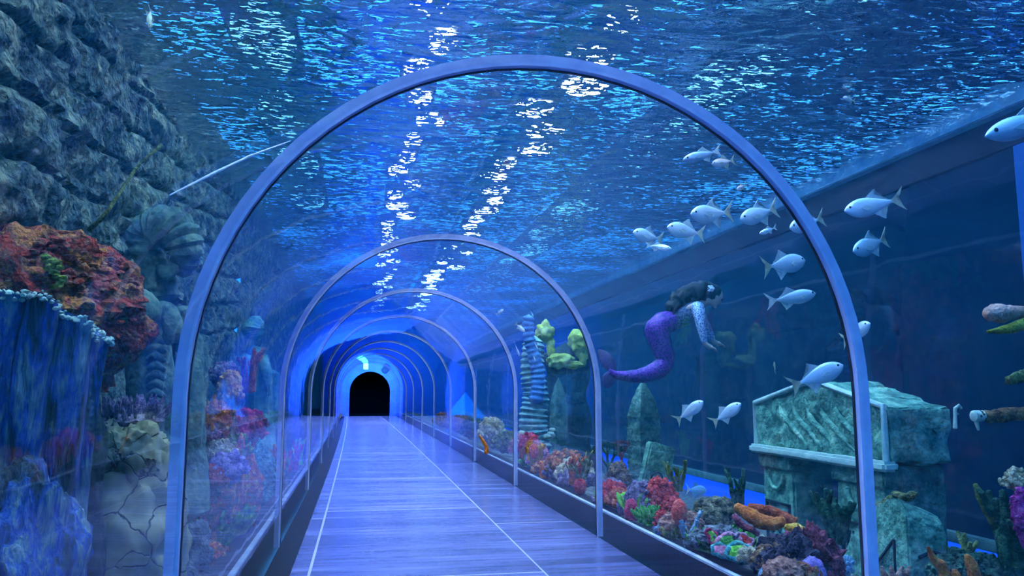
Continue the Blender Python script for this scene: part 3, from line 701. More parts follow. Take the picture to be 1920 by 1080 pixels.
for (y0, y1, nm) in ((6.28, 6.80, 'a'), (5.06, 5.66, 'b')):
    pl = W('pillar', rough(boxbm((SX0+.02, y0, -.38), (SX0+.40, y1, .665), .02), .014, 5, 5, 5), M['stone'], sh)
    ca = W('capital', rough(boxbm((SX0-.01, y0-.02, .50), (SX0+.20, y1+.02, .635), .015), .010, 7, 6, 3), M['stone_dark'], sh)
    bm = bmesh.new()
    for lo, hi in (((SX0+.002, y0+.06, .21), (SX0+.022, y1-.06, .228)), ((SX0+.002, y0+.06, -.32), (SX0+.022, y1-.06, -.30)), ((SX0+.002, y0+.06, -.32), (SX0+.022, y0+.078, .228)), ((SX0+.002, y1-.078, -.32), (SX0+.022, y1-.06, .228))): bx(bm, lo, hi)
    W('panel_groove', bm, M['groove'], pl, False)
    bm = bmesh.new(); ym = (y0+y1)/2
    for g, stroke in enumerate((((.14, .14), (.17, .02), (.10, -.08)), ((.10, .14), (.06, .00), (.09, -.06)), ((.0, .12), (.02, .0), (-.03, -.05), (-.05, .02)), ((-.10, .13), (-.08, .05), (-.12, .0), (-.09, -.09)), ((-.15, .10), (-.15, -.06)))):
        tube(bm, spline([(SX0+.012, ym+a, .02+b) for a, b in stroke], 4), .008, 6)
    W('engraved_glyphs', bm, M['groove'], pl)
    bm = bmesh.new(); c = [(SX0+.0, ym+.13*math.cos(a), .47 - .13*math.sin(a)) for a in [PI*i/10 for i in range(11)]]; tube(bm, c, .016, 8); W('carved_arc', bm, M['stone'], ca)
W('back_slab', rough(boxbm((SX1-.06, 5.05, -.38), (SX1, 5.30, .665), .01), .012, 5, 3, 4), M['stone_dark'], sh)
W('side_slab', rough(boxbm((SX0+.1, 5.02, -.38), (SX1+.02, 5.08, .66), .01), .012, 5, 8, 4), M['stone_dark'], sh)
# broken stele in front of it
st = tag(empty('broken_stele', (3.25, 4.6, -.1)), 'broken stone slab with incised triangle and mossy cap, in front of the shrine', 'stone slab')
def stele():
    ol = [(4.28, -.35), (4.28, .46), (4.33, .545), (4.40, .56), (4.52, .50), (4.66, .44), (4.82, .26), (4.98, .05), (5.06, -.35)]
    bm = bmesh.new(); a = [bm.verts.new((3.14, y, z)) for y, z in ol]; b = [bm.verts.new((3.40, y, z - (.12 if z > .3 else 0))) for y, z in ol]; k = len(ol)
    bm.faces.new(a); bm.faces.new(list(reversed(b)))
    for i in range(k): bm.faces.new((a[i], b[i], b[(i+1) % k], a[(i+1) % k]))
    bmesh.ops.bevel(bm, geom=list(bm.edges), offset=.012, segments=2, affect='EDGES'); bmesh.ops.triangulate(bm, faces=bm.faces)
    for q in range(2): bmesh.ops.subdivide_edges(bm, edges=[e for e in bm.edges if e.calc_length() > .07], cuts=2, use_grid_fill=True); bmesh.ops.triangulate(bm, faces=bm.faces)
    bm.normal_update()
    for v in bm.verts: v.co += v.normal*.007*fbm(v.co, 6, 4, 1)
    return bm
W('slab', stele(), M['stone'], st)
bm = bmesh.new(); tube(bm, [(3.135, 4.40, .30), (3.135, 4.40, -.20), (3.135, 4.86, -.14), (3.135, 4.40, .30)], .010, 6); W('incised_triangle', bm, M['groove'], st)
bm = bmesh.new(); tube(bm, [(3.20, 4.275, .22), (3.28, 4.27, .25), (3.40, 4.275, .22)], .010, 6); tube(bm, [(3.15, 4.275, -.12), (3.28, 4.27, -.08), (3.40, 4.275, -.06)], .007, 6); W('crack', bm, M['groove'], st)
M['moss'] = mat('olive moss', [(.3, '3a3a20'), (.5, '767440'), (.7, 'b0a86c')], 18, .95, 1, 60, dist=.03)
bm = bmesh.new()
for k in range(26):
    f = k/25; ball(bm, (3.17+rnd.uniform(-.02, .10), 4.36+.34*f, .565-.14*f+rnd.uniform(-.01, .01)), rnd.uniform(.025, .045), 2, (1, 1, .6), .3, 4, k)
W('moss_cap', bm, M['moss'], st)

# ------------------------------------------------ obelisks, ribbed pillar, yellow sponge
def obelisk(name, px, pyt, Y, w, label, m, bands=6):
    q = at(px, pyt, Y); zb = bed(q.x, q.y)-.15; e = tag(empty(name, (q.x, q.y, zb)), label, 'obelisk')
    H = q.z-zb; bm = bmesh.new(); prev = None
    prof_ = [(0, .9), (.45*H, 1.0), (.72*H, .98), (.84*H, .72), (.93*H, .40), (H, .06)]
    for z, k in prof_:
        ring = [bm.verts.new((sx_*w/2*k, sy_*w/2*k*.8, z)) for sx_, sy_ in ((-1, -1), (1, -1), (1, 1), (-1, 1))]
        if prev:
            for i in range(4): bm.faces.new((prev[i], prev[(i+1) % 4], ring[(i+1) % 4], ring[i]))
        else: bm.faces.new(ring)
        prev = ring
    bm.faces.new(prev); bmesh.ops.subdivide_edges(bm, edges=bm.edges, cuts=6, use_grid_fill=True); rough(bm, .012, 5, 2)
    obj('shaft', bm, m, e)
    for k in range(bands):
        z = H*(.25+.55*k/bands); kk = 1.0 if z < .72*H else .8
        obj('carved_band', boxbm((-w/2*kk-.006, -w/2*.8*kk-.008, z), (w/2*kk+.006, w/2*.8*kk+.008, z+.02), .004), M['stone_dark'], e)
    e.rotation_euler.z = .35
    return e
obelisk('stone_obelisk', 1205, 714, 9.0, .30, 'pointed carved stone obelisk left of the shrine, below the swimmer', M['stone_dark'])
obelisk('stone_obelisk', 1047, 708, 12.3, .22, 'thinner pointed obelisk between ribbed pillar and second arch, dim', M['stone_dark'], 8)
q = onbed(1212, 960); e = tag(empty('stone_slab', q), 'leaning blue slab at the foot of the pointed obelisk', 'stone slab')
bm = boxbm((-.16, -.04, -.1), (.16, .04, .62), .015); rough(bm, .012, 5, 3, 5); o = obj('slab', bm, M['stone'], e); o.rotation_euler = (.12, .22, .4)
o2 = obj('carved_spiral', (lambda b: (tube(b, [(.09*a/10*math.cos(a), -.05, .30+.09*a/10*math.sin(a)) for a in [i*.5 for i in range(21)]], .008, 6), b)[1])(bmesh.new()), M['groove'], e); o2.rotation_euler = (.12, .22, .4)
pb = at(1003, 868, 11.4); pt_ = at(1000, 596, 11.4)
M['rib'] = mat('ridged pale stone', [(.3, '4c8c94'), (.5, '84bcb8'), (.7, 'c8e4d4')], 7, .8, .5, 30)
M['riblit'] = mat('blue lit ridged stone', [(.3, '2c68b0'), (.6, '5c9cd8'), (.8, '9cd0f0')], 7, .7, .5, 30)  # copy of the rib stone with blue light put into its colour
e = tag(empty('ribbed_totem', (pb.x, pb.y, bed(pb.x, pb.y)-.1)), 'tall ribbed stone pillar with pale base, standing right of the third arch', 'pillar')
n = 120; base = Vector((pb.x, pb.y, e.location.z)); top = at(1000, 640, 11.4)
c = [base.lerp(top, i/n) + Vector((.02*math.sin(i*.11), 0, 0)) for i in range(n+1)]
bm = bmesh.new(); tube(bm, c, [(.24-.085*(i/n)**.7)*(1+.09*math.sin(i*2*PI/5.0)) for i in range(n+1)], 20, True, wob=.12, seed=3); free(obj('shaft', bm, M['rib'], e), e)
c2 = [at(1012, 750, 11.3).lerp(at(992, 596, 11.3), i/70) + Vector((.05*math.sin(i*.08)-.08*(1-i/70), -.12, 0)) for i in range(71)]
bm = bmesh.new(); tube(bm, c2, [(.10-.02*i/70)*(1+.10*math.sin(i*2*PI/4.5)) for i in range(71)], 16, True, wob=.1, seed=5); o = free(obj('neck', bm, M['riblit'], e), e); o['label'] = 'ribbed upper neck tinted by blue light'
bm = bmesh.new()
for k in range(30):
    a = rnd.uniform(0, 2*PI); z = rnd.uniform(.0, .5); ball(bm, (base.x+.25*math.cos(a), base.y+.25*math.sin(a), base.z+z+.1), rnd.uniform(.03, .07), 2, (1, 1, .6), .2, 3, k)
M['palecrust'] = mat('pale crust', [(.3, '8ca894'), (.6, 'd0dcc0'), (.8, 'f0f4e4')], 12, .9, .5, 40)
free(obj('pale_crust', bm, M['palecrust'], e), e)
M['yellow'] = mat('yellow sponge', [(.25, '9c9c20'), (.45, 'e4e44c'), (.65, 'fcfc98')], 4, .8, .5, 22, dist=.03)
M['spire'] = mat('dark rock spire', [(.3, '0c1a20'), (.55, '21383a'), (.75, '40564a')], 4, .9, .9, 14, dist=.05)
q = at(1064, 730, 13.4); e0 = tag(empty('rock_spire', (q.x, q.y, bed(q.x, q.y)-.1)), 'dark rock spire carrying the yellow sponge, right of the ribbed pillar', 'rock')
H = 1.78-e0.location.z; bm = bmesh.new(); tube(bm, [(0, 0, H*i/24) for i in range(25)], lerps([.50, .42, .36, .34, .40, .42], 25), 24, True, wob=.5, seed=6); obj('spire', bm, M['spire'], e0)
obj('ledge', (lambda b: (ball(b, (-.05, -.12, H*.62), .30, 3, (1, .8, .5), .3, 3, 4), b)[1])(bmesh.new()), M['spire'], e0)
e = tag(empty('yellow_sponge', at(1050, 690, 13.0)), 'pale yellow lobed sponge on the dark spire right of the ribbed pillar', 'sponge')
for (px, py, r_, sq, sd) in ((1021, 622, .17, (.85, .9, 1.0), 1), (1032, 650, .10, (.7, .8, 1.6), 2), (1050, 676, .18, (1.2, .8, .75), 3), (1086, 640, .19, (.95, .9, 1.15), 4), (1093, 668, .10, (.8, .8, 1.4), 5), (1074, 684, .12, (1.6, .7, .5), 6)):
    bm = bmesh.new(); p_ = at(px, py, 13.0); ball(bm, p_, r_, 4, sq, .38, 1.5, sd); free(obj('lobe', bm, M['yellow'], e), e)

#--PART3--

# ------------------------------------------------ corals: builders in local metres, base at the origin
def c_bush(r, h, n=46, nod=.2, seed=0, amp=.25):
    R_ = random.Random(seed); bm = bmesh.new(); ball(bm, (0, 0, h*.3), r*.8, 3, (1, 1, .8*h/r), .3, 2/r, seed)
    n = int(n*1.9); nod *= .72
    for k in range(n):
        a = R_.uniform(0, 2*PI); f = R_.uniform(.05, 1); rr = r*math.sqrt(1-f*f*.9)*R_.uniform(.80, 1.08)*(1 + .25*noise.noise(Vector((math.cos(a)*1.5, math.sin(a)*1.5, f*2 + seed))))
        ball(bm, (rr*math.cos(a), rr*math.sin(a), h*f*.92), r*nod*R_.uniform(.45, 1.4), 2, (1, 1, R_.uniform(.7, 1.6)), .5, 16, k)
    return bm
def c_finger(n, h, r, spread=.6, seed=0, fork=True):
    R_ = random.Random(seed); bm = bmesh.new()
    for k in range(n):
        a = 2*PI*k/n + R_.uniform(-.4, .4); s_ = spread*R_.uniform(.3, 1); hh = h*R_.uniform(.6, 1.05)
        d = Vector((math.cos(a)*s_, math.sin(a)*s_, 1)).normalized(); b = Vector((math.cos(a), math.sin(a), 0))*r*1.2
        p = [b, b + d*hh*.4 + Vector((R_.uniform(-1, 1), R_.uniform(-1, 1), 0))*r*.5, b + d*hh*.75, b + d*hh + Vector((0, 0, hh*.08))]
        c = spline(p, 4); tube(bm, c, lerps([r*1.2, r, r*.85, r*.5], len(c)), 9, True, wob=.3, seed=k+seed)
        if fork:
            q = p[2]; a2 = a + R_.choice((-1, 1))*1.1; d2 = Vector((math.cos(a2)*.7, math.sin(a2)*.7, .8)).normalized()
            c = spline([q, q + d2*hh*.2, q + d2*hh*.38 + Vector((0, 0, hh*.05))], 4); tube(bm, c, lerps([r*.8, r*.7, r*.4], len(c)), 8, True, wob=.3, seed=k)
    return bm
def c_mound(r, h, seed=0, amp=.3, fr=3, sub=4, sq=(1, 1)):
    bm = bmesh.new(); ball(bm, (0, 0, h*.25), r, sub, (sq[0], sq[1], h*.75/r), amp, fr, seed); return bm
def c_tuft(r, h, n=70, seed=0, w=.012):
    R_ = random.Random(seed); bm = bmesh.new(); ball(bm, (0, 0, 0), r*.9, 3, (1, 1, .35*h/r), .3, 3, seed)
    for k in range(n):
        a = R_.uniform(0, 2*PI); rr = r*math.sqrt(R_.random()); o_ = Vector((rr*math.cos(a), rr*math.sin(a), h*.15))
        d = Vector((math.cos(a)*.6*rr/r + R_.uniform(-.3, .3), math.sin(a)*.6*rr/r + R_.uniform(-.3, .3), 1)).normalized()*h*R_.uniform(.5, .95)
        tube(bm, [o_, o_+d*.5, o_+d*.8, o_+d], [w, w*1.15, w*.9, w*.3], 5, True)
    return bm
def c_fan(w, h, seed=0):
    """branching sea fan with real thickness"""
    R_ = random.Random(seed); bm = bmesh.new()
    def br(p, ang, ln, r, lev):
        q = p + Vector((math.sin(ang)*ln, R_.uniform(-.1, .1)*ln, math.cos(ang)*ln)); tube(bm, [p, (p+q)/2+Vector((R_.uniform(-.06, .06)*ln, 0, 0)), q], [r, r*.9, r*.75], 6, True)
        if lev: 
            for k in (-1, 0, 1): br(q, ang + k*.5 + R_.uniform(-.15, .15), ln*.68, r*.68, lev-1)
    br(Vector((0, 0, -.02)), 0, h*.36, w*.05, 3); return bm
def P3(nm, *st, sc=16, b=1.0, bs=60, r=.85, kind='noise'):
    st = [(p_*.9+.06, c_) for p_, c_ in st]; c0 = st[0][1]; dk = ''.join('%02x' % int(int(c0[i:i+2], 16)*.35) for i in (0, 2, 4))
    M[nm] = mat(nm, [(.26, dk)] + st, sc, r, b, bs, kind=kind, dist=.03); return M[nm]
P3('orange', (.3, 'b4480c'), (.5, 'e8761a'), (.72, 'ffaa50')); P3('amber', (.3, 'c07a10'), (.5, 'eeaa2c'), (.72, 'ffd878')); P3('rust', (.3, '84300c'), (.5, 'c4521c'), (.72, 'ee8a50'))
P3('red', (.3, '8c0e0c'), (.5, 'd02c20'), (.72, 'ff6a4c')); P3('crimson', (.3, '8a0c28'), (.5, 'd42850'), (.72, 'ff7090')); P3('salmon', (.3, 'e84030'), (.5, 'ff6a54'), (.72, 'ff9a80'))
P3('pink', (.3, 'b05470'), (.5, 'e48ca0'), (.72, 'ffc0c8')); P3('maroon', (.3, '48141c'), (.5, '86303c'), (.72, 'c06068')); P3('cream', (.3, 'a08a60'), (.5, 'd8c49a'), (.72, 'fff0d0'))
P3('green', (.3, '1c5c18'), (.5, '40a02c'), (.72, '98dc5c')); P3('lime', (.3, '4aa020'), (.5, '8ce040'), (.72, 'd0ff80')); P3('olive', (.3, '3c4420'), (.5, '78803c'), (.72, 'b4b870'))
P3('purplegrey', (.3, '44344a'), (.5, '806a84'), (.72, 'b8a4b4')); P3('brown', (.3, '40281a'), (.5, '825834'), (.72, 'c0945c')); P3('darkreef', (.3, '16141c'), (.5, '342c38'), (.72, '665868'), sc=14)
P3('paleblue', (.3, '5c84a0'), (.5, '94bcd0'), (.72, 'd8f0fa'), sc=16); P3('teal', (.3, '1a5c60'), (.5, '3ca098'), (.72, '90dccc')); P3('darkgreen', (.3, '0c2414'), (.5, '24503a'), (.72, '5c8c60'))
P3('terracotta', (.3, '6c4030'), (.5, 'b0745c'), (.72, 'dcaa90')); P3('violet', (.3, '6c4c90'), (.5, 'a884c8'), (.72, 'd8c0ec')); P3('grey', (.3, '3c4448'), (.5, '70787a'), (.72, 'a8aeac'))
P3('magenta', (.3, '84105c'), (.5, 'c83090'), (.72, 'f080c0')); P3('olivebrown', (.3, '2c2a18'), (.45, '5c5a34'), (.6, '8c7c50'), (.72, 'b4ac7c')); P3('mixreef', (.30, '1c4428'), (.42, '80603c'), (.52, 'c8503c'), (.60, 'd8a050'), (.70, '7c4c7c'), sc=13)
M['bluestone'] = mat('blue grooved rock', [(.28, '0a1420'), (.44, '34505c'), (.52, '2c5aa8'), (.58, '6c8894'), (.74, 'b8c4bc')], 4, .9, 1, 16, stretch=(3, 3, .7), dist=.04)
def coral(name, cat, label, bmf, m, px, py, Y=None, group=None, rot=0, sink=.02):
    q = onbed(px, py) if Y is None else at(px, py, Y)
    o = obj(name, bmf, M[m] if isinstance(m, str) else m); q = q - Vector((0, 0, sink))
    xs = [v.co.x*math.cos(rot) - v.co.y*math.sin(rot) for v in o.data.vertices if q.z + v.co.z < 1.3]
    if q.x > 1: q.x = max(q.x, 2.03 + sx(q.y) - min(xs))
    else: q.x = min(q.x, -.67 + sx(q.y) - max(xs))
    o.location = q; o.rotation_euler.z = rot; tag(o, label, cat, group); return o

# ---- rockwork by the nearest arch, right bed
coral('reef_rock', 'rock', 'large brown green rock mound carrying the orange tube sponges', c_bush(.22, .30, 120, .16, 3), 'olivebrown', 1340, 990, rot=.4, sink=.06)
coral('reef_rock', 'rock', 'dark rock under the tips of the orange sponges', c_mound(.17, .24, 5, .4, 3, 5), 'darkreef', 1478, 1066, 4.3, sink=.05)
coral('reef_rock', 'rock', 'dark purple rock between the two sponges and the red cups', c_mound(.16, .30, 8, .45, 4, 4), 'maroon', 1525, 1075, 4.35, sink=.05)
def swept(name, label, pix, rads, m, cat='sponge', hollow=0, group=None):
    P_ = [at(x, y, Y) for x, y, Y in pix]; c = spline(P_, 5); e = tag(empty(name, P_[0]), label, cat, group)
    bm = bmesh.new(); tube(bm, c, lerps(rads, len(c)), 14, True, hollow, .22, len(label)); free(obj('tube', bm, M[m], e), e)
    if hollow:
        d = (c[-1]-c[-2]).normalized(); bm = bmesh.new(); ps = []; u = d.orthogonal().normalized(); v = d.cross(u)
        ring = [c[-1] + (u*math.cos(a) + v*math.sin(a))*rads[-1]*.92 for a in [2*PI*i/14 for i in range(15)]]; tube(bm, ring, rads[-1]*.24, 6, False); free(obj('rim', bm, M[m], e), e)
    return e
GS = 'tube sponges on the rock mound'
swept('tube_sponge', 'rust orange tube sponge, uppermost on the mound, two open ends', [(1404, 950, 4.75), (1441, 957, 4.7), (1466, 967, 4.65), (1491, 979, 4.6)], [.022, .034, .032, .030], 'rust', hollow=.03, group=GS)
swept('tube_sponge', 'thick orange tube sponge curving down to a yellow open end', [(1380, 949, 4.7), (1402, 963, 4.65), (1426, 977, 4.6), (1450, 982, 4.55), (1467, 977, 4.55)], [.026, .042, .046, .040, .030], 'orange', hollow=.03, group=GS)
swept('tube_sponge', 'amber spindle shaped sponge, lowest on the right', [(1474, 988, 4.5), (1490, 994, 4.5), (1506, 1000, 4.5), (1526, 1006, 4.5)], [.020, .044, .040, .012], 'amber', group=GS)
swept('tube_sponge', 'thin maroon sponge branch on the left of the mound', [(1376, 967, 4.6), (1394, 986, 4.55), (1408, 993, 4.5), (1422, 1001, 4.5)], [.020, .022, .020, .016], 'maroon', group=GS)
swept('tube_sponge', 'pale cream sponge branch pointing down to the right', [(1427, 1006, 4.45), (1441, 1022, 4.4), (1452, 1032, 4.4), (1464, 1044, 4.4)], [.016, .022, .024, .02], 'cream', group=GS)
swept('tube_sponge', 'short crimson sponge finger below the cream branch', [(1431, 1056, 4.35), (1440, 1042, 4.35), (1455, 1030, 4.35)], [.016, .018, .014], 'crimson', group=GS)
swept('cup_coral', 'crimson cup coral pair above the pale blue coral', [(1512, 1030, 4.4), (1516, 1018, 4.4), (1530, 1022, 4.4)], [.02, .028, .03], 'crimson', 'coral', .03, 'crimson cups')
swept('cup_coral', 'crimson round cup coral farthest right beside the dark finger coral', [(1530, 1040, 4.4), (1536, 1026, 4.4), (1545, 1014, 4.4)], [.018, .022, .034], 'crimson', 'coral', .03, 'crimson cups')
# open brain corals
def brain(px, py, Y, r, inner, rim, label, tilt=(.9, 0, 0)):
    q = at(px, py, Y); e = tag(empty('brain_coral', q, tilt), label, 'coral', 'open brain corals'); bm = bmesh.new(); 
    ring = [(r*math.cos(a)*1.25*(1+.12*math.sin(3*a+px)), r*math.sin(a)*.85*(1+.1*math.cos(2*a+px)), .01*math.sin(5*a)) for a in [2*PI*i/24 for i in range(25)]]
    tube(bm, ring, r*.24, 8, False, wob=.2, seed=px); obj('rim', bm, M[rim], e)
    bm = bmesh.new(); ball(bm, (0, 0, -.02*r), r*.95, 3, (1.2, .8, .35), .15, 8/r*.1, px); o = obj('centre', bm, M[inner], e); o['label'] = 'fleshy %s centre' % inner
    bm = bmesh.new(); ball(bm, (0, 0, -.45*r), r*.8, 2, (1.2, .85, .6), .15, 4, px); obj('base', bm, M['darkreef'], e)
brain(1337, 1008, 4.5, .040, 'lime', 'crimson', 'upright lime centred brain coral, leftmost of the pile', (1.1, .9, 0))
brain(1368, 1017, 4.4, .058, 'green', 'pink', 'pink rimmed green brain coral in the middle of the pile')
brain(1386, 1036, 4.3, .060, 'lime', 'teal', 'lime and teal brain coral, lowest of the pile')
brain(1412, 1045, 4.3, .048, 'teal', 'green', 'teal brain coral right of the lime one')
brain(1352, 1032, 4.35, .045, 'pink', 'teal', 'pinkish brain coral below the pink rimmed one')
brain(1396, 1012, 4.45, .040, 'red', 'pink', 'small red brain coral at the back of the pile', (.9, .3, 0))
coral('coral_rock', 'coral', 'brown knobbly coral rock on the ledge, nearest the kerb corner', c_bush(.10, .12, 40, .22, 3), 'brown', 1332, 1062, 4.05)
coral('coral_rock', 'coral', 'cream white frilly coral beside the brown knobbly rock', c_bush(.055, .06, 30, .3, 4), 'cream', 1310, 1046, 4.2)
coral('reef_rock', 'rock', 'dark knobbly rock right of the brown coral rock', c_bush(.10, .16, 40, .25, 5), 'darkreef', 1376, 1078, 4.0)
coral('coral_rock', 'coral', 'pinkish rounded coral at the bottom edge under the dark rock', c_mound(.10, .11, 6, .2, 8), 'terracotta', 1402, 1082, 3.9)
coral('coral_rock', 'coral', 'pale blue spotted coral at the bottom edge', c_mound(.07, .09, 7, .25, 10), 'paleblue', 1442, 1084, 3.95)
coral('coral_rock', 'coral', 'speckled cream coral mound at the bottom edge', c_bush(.11, .13, 60, .16, 8), 'mixreef', 1497, 1090, 4.0)
coral('coral_rock', 'coral', 'lilac smooth coral lobe beside the arch leg', c_mound(.065, .12, 9, .12, 5), 'violet', 1524, 1080, 4.0)
coral('coral_rock', 'coral', 'pale blue pitted coral dome beside the nearest arch leg', c_bush(.12, .17, 70, .13, 10), 'paleblue', 1562, 1078, 4.5)
coral('finger_coral', 'coral', 'dark green finger coral standing by the shrine doorway', c_finger(7, .34, .028, .45, 3), 'darkgreen', 1568, 1010, 5.2)
coral('finger_coral', 'coral', 'spiky cyan white branch coral beside the salmon blob', c_finger(6, .18, .014, .7, 5), 'paleblue', 1288, 1000, 5.2)
coral('soft_coral', 'coral', 'bright salmon round soft coral left of the rock mound', c_mound(.052, .11, 3, .15, 6), 'salmon', 1274, 962, 5.2)
GR = 'red coral clumps left of the rock mound'
coral('red_coral', 'coral', 'tallest dark red coral clump against the blue strip', c_bush(.13, .22, 60, .22, 11), 'red', 1240, 945, 6.2, GR)
coral('red_coral', 'coral', 'red coral clump in the middle of the row toward the salmon blob', c_bush(.09, .16, 50, .22, 12), 'red', 1257, 966, 5.9, GR)
coral('red_coral', 'coral', 'lowest red coral clump nearest the kerb', c_bush(.07, .11, 40, .22, 13), 'red', 1243, 980, 5.7, GR)
coral('coral_rock', 'coral', 'blue grey lumpy coral below the red clumps', c_bush(.15, .14, 60, .2, 14), 'bluestone', 1258, 1000, 5.5)
coral('coral_rock', 'coral', 'mottled pale coral below the cyan branch', c_bush(.08, .09, 40, .25, 15), 'grey', 1287, 1018, 4.9)
coral('coral_rock', 'coral', 'dark purple branching coral bush above the kerb', c_finger(12, .16, .014, .8, 16), 'purplegrey', 1300, 1040, 4.5)
coral('coral_rock', 'coral', 'flat mottled coral between purple bush and brain corals', c_mound(.12, .08, 17, .3, 5), 'grey', 1322, 1005, 4.7)
coral('green_mat', 'coral', 'wide green mossy coral on the kerb, between two rocks', c_tuft(.20, .10, 90, 1, .013), 'green', 1250, 1022, 4.9)
coral('green_mat', 'coral', 'olive green fringe at the left end of the wide mat', c_tuft(.10, .08, 60, 2, .011), 'olive', 1218, 1006, 5.3)
coral('coral_rock', 'rock', 'tan pink rounded stone on the kerb ledge', c_mound(.13, .15, 18, .18, 4, 5, (1.2, .8)), 'terracotta', 1188, 996, 5.35, rot=-.5)
coral('green_mat', 'coral', 'bright green tuft on the kerb just right of the second arch', c_tuft(.13, .12, 80, 3, .013), 'green', 1150, 976, 5.9)
coral('coral_rock', 'coral', 'purple grey coral bush in front of the leaning slab', c_bush(.19, .26, 80, .17, 19), 'purplegrey', 1172, 960, 6.3)
coral('coral_rock', 'coral', 'purple grey coral bush right behind the second arch', c_bush(.16, .24, 80, .17, 20), 'purplegrey', 1112, 945, 7.0)
coral('soft_coral', 'coral', 'pink soft coral peeping out behind the second arch', c_mound(.055, .14, 21, .15, 5), 'crimson', 1128, 966, 6.1)
coral('green_mat', 'coral', 'yellow green tuft left of the second arch', c_tuft(.13, .14, 70, 4, .013), 'lime', 1104, 955, 6.3)
coral('red_coral', 'coral', 'brick red knobbly coral, left lump on the kerb', c_bush(.13, .15, 70, .2, 22), 'red', 1062, 934, 6.8)
coral('red_coral', 'coral', 'brick red knobbly coral, right lump on the kerb', c_bush(.11, .12, 60, .2, 23), 'rust', 1086, 944, 6.6)
coral('green_mat', 'coral', 'small green tuft behind the brick red lumps', c_tuft(.09, .10, 60, 5, .012), 'green', 1098, 938, 6.9)
coral('dark_coral', 'coral', 'dark cone shaped coral in front of the blue strip', c_finger(9, .30, .035, .35, 24), 'darkreef', 1099, 905, 8.4)
coral('dark_coral', 'coral', 'dark brown coral tuft by the pointed obelisk', c_bush(.12, .24, 60, .22, 25), 'brown', 1160, 905, 8.2)
coral('sea_fan', 'coral', 'dark upright sea fan in front of the blue strip beside the second arch', c_fan(.5, .55, 26), 'darkgreen', 1142, 905, 8.6)
coral('sea_fan', 'coral', 'brown sea fan left of the pointed obelisk', c_fan(.4, .42, 27), 'maroon', 1166, 880, 8.9)
coral('coral_rock', 'coral', 'olive tuft standing against the blue strip by the round blue fish', c_finger(8, .24, .018, .6, 28), 'olive', 1270, 915, 6.6)
coral('kelp', 'plant', 'dark weed stalk crossing the blue strip left of the shrine', c_finger(4, .34, .02, .2, 29), 'darkgreen', 1385, 960, 6.2)
# garden further along the kerb
far_ = [(955, 895, 9.1, 'orange', 'sponge', 'bright orange sponge on the kerb below the third arch', lambda: c_finger(4, .22, .035, .25, 31)),
 (938, 872, 9.8, 'amber', 'coral', 'amber coral clump left of the bright orange sponge', lambda: c_finger(8, .26, .03, .4, 32)),
 (918, 858, 10.3, 'rust', 'coral', 'rusty coral clump left of the amber one', lambda: c_bush(.14, .24, 60, .2, 33)),
 (896, 850, 11.0, 'pink', 'coral', 'pink lilac coral heap right of the fourth arch', lambda: c_bush(.18, .28, 70, .18, 34)),
 (940, 842, 10.5, 'crimson', 'coral', 'raspberry coral behind the amber clump', lambda: c_bush(.15, .24, 60, .18, 35)),
 (966, 848, 9.7, 'salmon', 'coral', 'small salmon soft coral beside the third arch', lambda: c_mound(.06, .12, 36, .2, 6)),
 (975, 880, 8.9, 'mixreef', 'coral', 'mixed brown coral heap right of the third arch', lambda: c_bush(.22, .22, 90, .16, 37)),
 (1000, 893, 8.4, 'cream', 'coral', 'cream bumpy coral at the foot of the ribbed pillar', lambda: c_bush(.20, .2, 80, .18, 38)),
 (1003, 905, 7.9, 'rust', 'coral', 'rusty upright sponge in front of the ribbed pillar', lambda: c_finger(5, .26, .03, .3, 39)),
 (1016, 915, 7.6, 'red', 'coral', 'small red orange coral ball right of the rusty sponge', lambda: c_mound(.06, .10, 40, .2, 8)),
 (1032, 905, 7.9, 'olive', 'coral', 'olive branch coral right of the ribbed pillar', lambda: c_finger(9, .34, .016, .7, 41)),
 (985, 868, 9.9, 'pink', 'coral', 'pale pink coral against the pillar base', lambda: c_bush(.13, .28, 60, .2, 42)),
 (1020, 890, 8.9, 'purplegrey', 'coral', 'grey lilac coral bush beside the pillar base', lambda: c_bush(.17, .20, 70, .17, 43)),
 (1048, 905, 8.3, 'purplegrey', 'coral', 'low grey coral behind the brick red lumps', lambda: c_bush(.20, .16, 70, .17, 44)),
 (866, 838, 12.6, 'olive', 'coral', 'olive coral heap just left of the fourth arch', lambda: c_bush(.2, .26, 70, .18, 45)),
 (848, 822, 14.2, 'cream', 'coral', 'pale coral heap between the fourth and fifth arch', lambda: c_bush(.24, .4, 70, .18, 46)),
 (826, 812, 16.5, 'darkgreen', 'coral', 'dark green coral heap at the fifth arch', lambda: c_bush(.26, .3, 70, .18, 47)),
 (806, 802, 19.0, 'terracotta', 'coral', 'tan coral heap beyond the fifth arch', lambda: c_bush(.28, .3, 60, .18, 48)),
 (787, 794, 22.5, 'mixreef', 'coral', 'mottled coral heap farthest along the right kerb', lambda: c_bush(.3, .3, 60, .18, 49)),
 (930, 884, 9.6, 'mixreef', 'coral', 'low mixed coral crust under the amber clump', lambda: c_bush(.2, .12, 80, .18, 50)),
 (905, 868, 10.3, 'green', 'coral', 'green brown crust under the pink heap', lambda: c_bush(.2, .12, 70, .18, 51))]
for px, py, Y, m, cat, lab, f in far_: coral('orange_sponge' if cat == 'sponge' else 'garden_coral', cat, lab, f(), m, px, py, Y, 'coral garden along the right kerb')
swept('branch_coral', 'orange forked branch coral rising over the kerb garden', [(912, 850, 10.6), (912, 838, 10.6), (905, 826, 10.6), (899, 816, 10.6)], [.03, .026, .024, .012], 'orange', 'coral')
